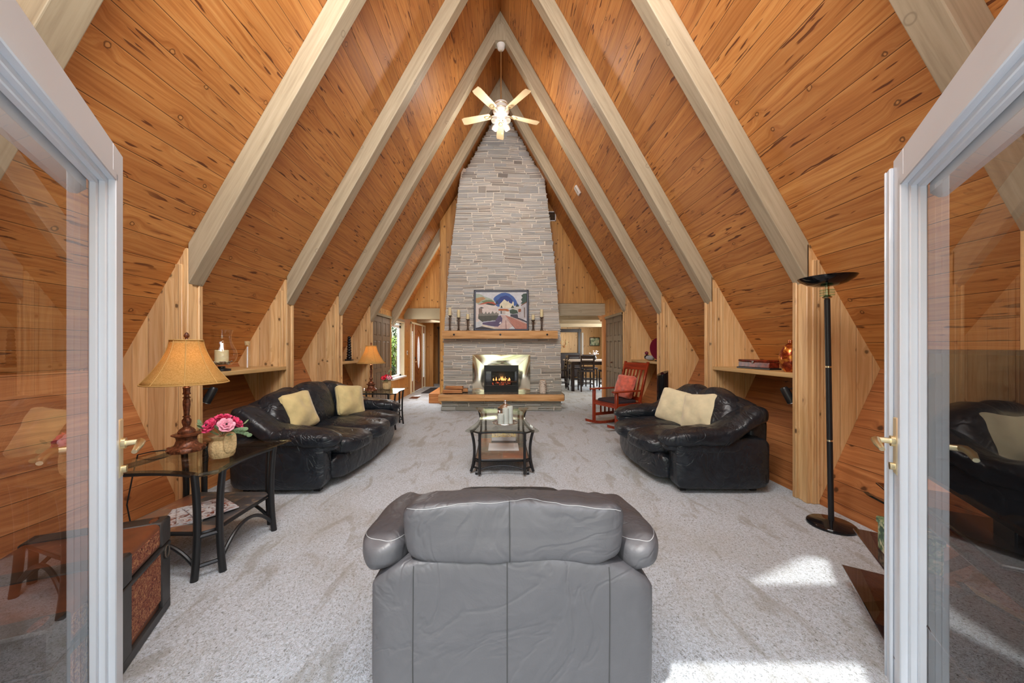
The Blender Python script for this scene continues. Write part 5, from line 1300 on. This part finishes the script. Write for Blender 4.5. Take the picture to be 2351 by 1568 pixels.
# ------------------------------------------------------------------ television on its glass stand, right of the door
ta = math.atan2(-.85, -.53)
t = thing('tv_stand', 'three-tier smoked glass stand with curved black legs at the lower right', 'TV stand', (1.87, 1.90, 0), ta)
# local x along the front edge toward the camera, local +y points away from the room centre
def gl(z, x0, x1, y0, y1, nm='glass_shelf'):
    g = MB(); g.rbox((x0, y0, z), (x1, y1, z+.010), .003, 1); return g.build(nm, M['darkglass'], t)
gl(.10, 0, 1.12, 0, .44); gl(.34, .07, 1.05, .03, .42); gl(.575, -.02, 1.14, .14, .52)
for x in (.16, .96):
    g = MB(); P = []
    for k in range(17):
        q = k/16; P.append((x, .06+.34*math.sin(q*PI)*.0+.36*(1-abs(2*q-1)**1.6), .0+.57*q))
    n = len(P)
    for a, c in zip(P, P[1:]):
        vs = []
        for p in (a, c):
            for dx, dy in ((-.03, -.008), (.03, -.008), (.03, .012), (-.03, .012)): vs.append((p[0]+dx, p[1]+dy, p[2]))
        g.add(vs, [(0, 1, 5, 4), (1, 2, 6, 5), (2, 3, 7, 6), (3, 0, 4, 7), (3, 2, 1, 0), (4, 5, 6, 7)])
    g.build('curved_leg', M['blackgloss'], t)
t2 = thing('television', 'flat black television standing on the smoked glass stand', 'television', (1.87, 1.90, .585), ta)
g = MB(); g.rbox((.02, .30, .07), (1.10, .345, .71), .01, 2); g.build('housing', M['black'], t2)
g = MB(); g.box((.045, .297, .095), (1.075, .301, .69)); g.build('screen', M['blackgloss'], t2)
g = MB(); g.rbox((.32, .20, 0), (.80, .44, .015), .005, 1); g.rbox((.50, .31, .01), (.62, .34, .10), .005, 1); g.build('stand_foot', M['black'], t2)
t = thing('leafy_box', 'small green leaf-patterned box on the middle shelf of the TV stand', 'box', (1.87, 1.90, .352), ta)
lm = NT('leaf_print'); n_ = lm.noise(lm.obj(), 26., 3., .6, 1.); lm.pbr(lm.ramp(n_, [(.4, L3(60, 90, 70)), (.5, L3(120, 150, 110)), (.62, L3(220, 214, 180))]), .5)
g = MB(); g.rbox((.26, .07, 0), (.42, .22, .12), .004, 1); g.build('body', lm.m, t)
g = MB(); g.rbox((.255, .065, .12), (.425, .225, .15), .004, 1); g.build('lid', lm.m, t)

# ------------------------------------------------------------------ hall: mat, keypad, bell
g = MB(); g.rbox((-2.35, 9.95, .0), (-1.78, 11.3, .012), .004, 1); tag(g.build('door_mat', solid('charcoal_mat', L3(60, 60, 64), .95, var=.2, scale=60)), 'dark rectangular door mat in front of the entry door', 'mat')
t = thing('light_switch', 'white wall switch plate between the window and the entry door', 'switch', (XL, 9.52, 1.18)); g = MB(); g.rbox((0, -.04, -.06), (.008, .04, .06), .003, 1); g.build('plate', M['white'], t)
g = MB(); g.rbox((.008, -.01, -.02), (.016, .01, .02), .002, 1); g.build('toggle', M['black'], t)
t = thing('door_chime', 'small white chime box high on the hall end wall', 'chime', (-2.68+.03, 12.69, 2.0)); t.location.x = -2.58+.0; g = MB(); g.rbox((-.06, -.05, -.08), (.06, 0, .08), .006, 1); g.build('casing', M['white'], t)

# ------------------------------------------------------------------ dining set
dw = M['darkwood']
t = thing('dining_table', 'tall dark-legged dining table with pale top in the room beyond', 'table', (2.85, 11.0, 0))
g = MB(); g.rbox((-.80, -.62, .90), (.80, .62, .94), .006, 1); g.build('table_top', solid('pale_table_top', L3(206, 196, 190), .3, var=.06), t)
g = MB(); g.rbox((-.72, -.54, .80), (.72, .54, .90), .004, 1); g.build('apron', dw, t)
for sx in (-1, 1):
    for sy in (-1, 1): g = MB(); g.rbox((sx*.70-.045, sy*.52-.045, 0), (sx*.70+.045, sy*.52+.045, .86), .005, 1); g.build('leg', dw, t)
dark_seat = solid('dark_seat_pad', L3(50, 42, 46), .5)
def dchair(label, loc, rz):
    # front -y, back +y
    t = thing('dining_chair', label, 'chair', loc, rz, 'dark ladder-back dining chairs')
    for sx in (-1, 1):
        g = MB(); g.rbox((sx*.19-.02, -.20, 0), (sx*.19+.02, -.16, .60), .004, 1); g.build('leg', dw, t)
        g = MB(); P = [(sx*.19, .24, 0), (sx*.19, .19, .35), (sx*.19, .18, .62), (sx*.19, .25, 1.09)]
        for a, c in zip(P, P[1:]):
            vs = [(p[0]+dx, p[1]+dy, p[2]) for p in (a, c) for dx, dy in ((-.02, -.018), (.02, -.018), (.02, .018), (-.02, .018))]
            g.add(vs, [(0, 1, 5, 4), (1, 2, 6, 5), (2, 3, 7, 6), (3, 0, 4, 7), (3, 2, 1, 0), (4, 5, 6, 7)])
        g.build('leg', dw, t)
        for z in (.2, .36): g = MB(); g.rbox((sx*.19-.01, -.17, z), (sx*.19+.01, .2, z+.03), .003, 1); g.build('stretcher', dw, t)
    for y, z in ((-.18, .22), (.2, .22)): g = MB(); g.rbox((-.18, y-.01, z), (.18, y+.01, z+.03), .003, 1); g.build('stretcher', dw, t)
    for z, h in ((.72, .035), (.82, .035), (.91, .035), (1.0, .08)):
        g = MB(); y = .18+.07*(z-.62)/.47; g.rbox((-.18, y-.008, z), (.18, y+.012, z+h), .003, 1); g.build('ladder_slat', dw, t)
    g = MB(); g.rbox((-.22, -.22, .59), (.22, .21, .64), .015, 2); g.build('seat', dark_seat, t)
    return t
c0 = dchair('dark ladder-back chair seen from behind at the near side of the dining table', (2.56, 10.55, 0), PI-.0)
c0.rotation_euler = (0, 0, PI)
dup(c0, None, (1.83, 10.95, 0), PI/2+PI, 'dark ladder-back chair seen side-on at the left end of the dining table')
dup(c0, None, (3.22, 10.55, 0), PI, 'dark ladder-back chair at the dining table, half cut off by the doorway edge')
dup(c0, None, (2.55, 11.95, 0), 0, 'dark ladder-back chair facing us across the dining table, left of the far pair')
dup(c0, None, (3.05, 11.95, 0), 0, 'dark ladder-back chair facing us across the dining table, right of the far pair')
t = thing('wall_picture', 'small square picture in pale greens on the dining room wall', 'picture', (4.12, 15.24, 1.62))
t.location = (4.10, 15.27, 1.60)
g = MB(); g.rbox((-.22, -.02, -.19), (.22, 0, .19), .005, 1); g.build('frame', M['darkwood'], t)
pm = NT('green_print'); n_ = pm.noise(pm.obj(), 9., 3., .6); pm.pbr(pm.ramp(n_, [(.38, L3(90, 120, 90)), (.5, L3(190, 214, 190)), (.62, L3(230, 234, 214))]), .3)
g = MB(); g.box((-.19, -.024, -.16), (.19, -.02, .16)); g.build('print', pm.m, t)
t = thing('antlers', 'small pale antlers mounted on the dining room back wall', 'antlers', (2.75, 15.28, 1.42)); g = MB()
for sd in (-1, 1): g.tube(bez((sd*.02, -.03, 0), (sd*.16, -.10, .02), (sd*.10, -.08, .26), 8), .014, 6); g.tube([(sd*.10, -.08, .1), (sd*.05, -.1, .2)], .01, 5)
g.build('horn', M['candle'], t); g = MB(); g.soft((0, -.02, -.02), (.09, .05, .12), 2, 6); g.build('mount', M['trimwood'], t)
t = thing('sideboard', 'low dark sideboard against the dining room back wall', 'sideboard', (2.85, 15.05, 0)); g = MB(); g.rbox((-.5, -.2, .08), (.5, .2, 1.08), .01, 1); g.build('cabinet', M['darkwood'], t); g = MB(); g.rbox((-.53, -.23, 1.08), (.53, .21, 1.11), .005, 1); g.build('top', M['darkwood'], t)
t = thing('centrepiece', 'pale floral centrepiece standing on the dining table', 'flowers', (2.95, 11.0, .941)); g = MB(); g.lathe([(0, 0), (.05, 0), (.07, .06), (.04, .12), (.05, .15)], n=18); g.build('vase', M['black'], t)
g = MB(); rg = random.Random(4)
for i in range(16):
    a, e = rg.uniform(0, 6.28), rg.uniform(.3, 1.4); d = Vector((math.cos(a)*math.cos(e), math.sin(a)*math.cos(e), math.sin(e)))*rg.uniform(.08, .17); g.tube([(0, 0, .14), Vector((0, 0, .14))+d], .003, 4); g.soft(Vector((0, 0, .14))+d, (.045, .045, .03), 2, 4)
g.build('blooms', M['paper'], t)

# ------------------------------------------------------------------ shrubs outside the hall window
def shrub(label, c, s, n, mt, seed):
    rg = random.Random(seed); t = thing('garden_shrub', label, 'shrub', c); g = MB()
    for i in range(n):
        while True:
            d = Vector((rg.uniform(-1, 1), rg.uniform(-1, 1), rg.uniform(-1, 1)))
            if .5 < d.length < 1: break
        p = Vector((d.x*s[0], d.y*s[1], s[2]*(1+d.z)*.95+.1)); nrm = (d+Vector((rg.uniform(-.7, .7), rg.uniform(-.7, .7), rg.uniform(-.3, .9)))).normalized()
        q = nrm.to_track_quat('Z', 'Y').to_matrix(); L = rg.uniform(.04, .08)
        vs = [p+q@Vector(v) for v in ((-L*.45, 0, 0), (0, -L, .01), (L*.45, 0, 0), (0, L, .01))]
        g.add(vs, [(0, 1, 2, 3)])
    o = g.build('foliage', M[mt], t); o['kind'] = 'stuff'
    g = MB()
    for i in range(6): g.tube([(0, 0, -.05), (rg.uniform(-.3, .3)*s[0], rg.uniform(-.3, .3)*s[1], s[2]*.8), (rg.uniform(-.6, .6)*s[0], rg.uniform(-.6, .6)*s[1], s[2]*1.5)], .02, 5)
    g.build('stem', M['bark'], t)
shrub('yellow-green leafy shrub outside the hall window', (-3.78, 12.0, 0), (.75, .75, .88), 2600, 'bush', 1)
shrub('dark green hedge shrub beyond the hall window, nearer the glass', (-3.62, 10.5, 0), (.45, .4, .42), 1200, 'bushdark', 2)
shrub('tall shaded tree crown outside at the top of the hall window', (-4.9, 14.4, -.02), (1.5, 1.1, 1.75), 3600, 'bushdark', 3)
b = MB(); b.box((-9, 6.5, -.3), (-4.5, 18, -.02)); b.box((-4.5, 6.5, -.3), (XL-.3, 15.5, -.121)); struct(b, 'floor', M['bushdark'])
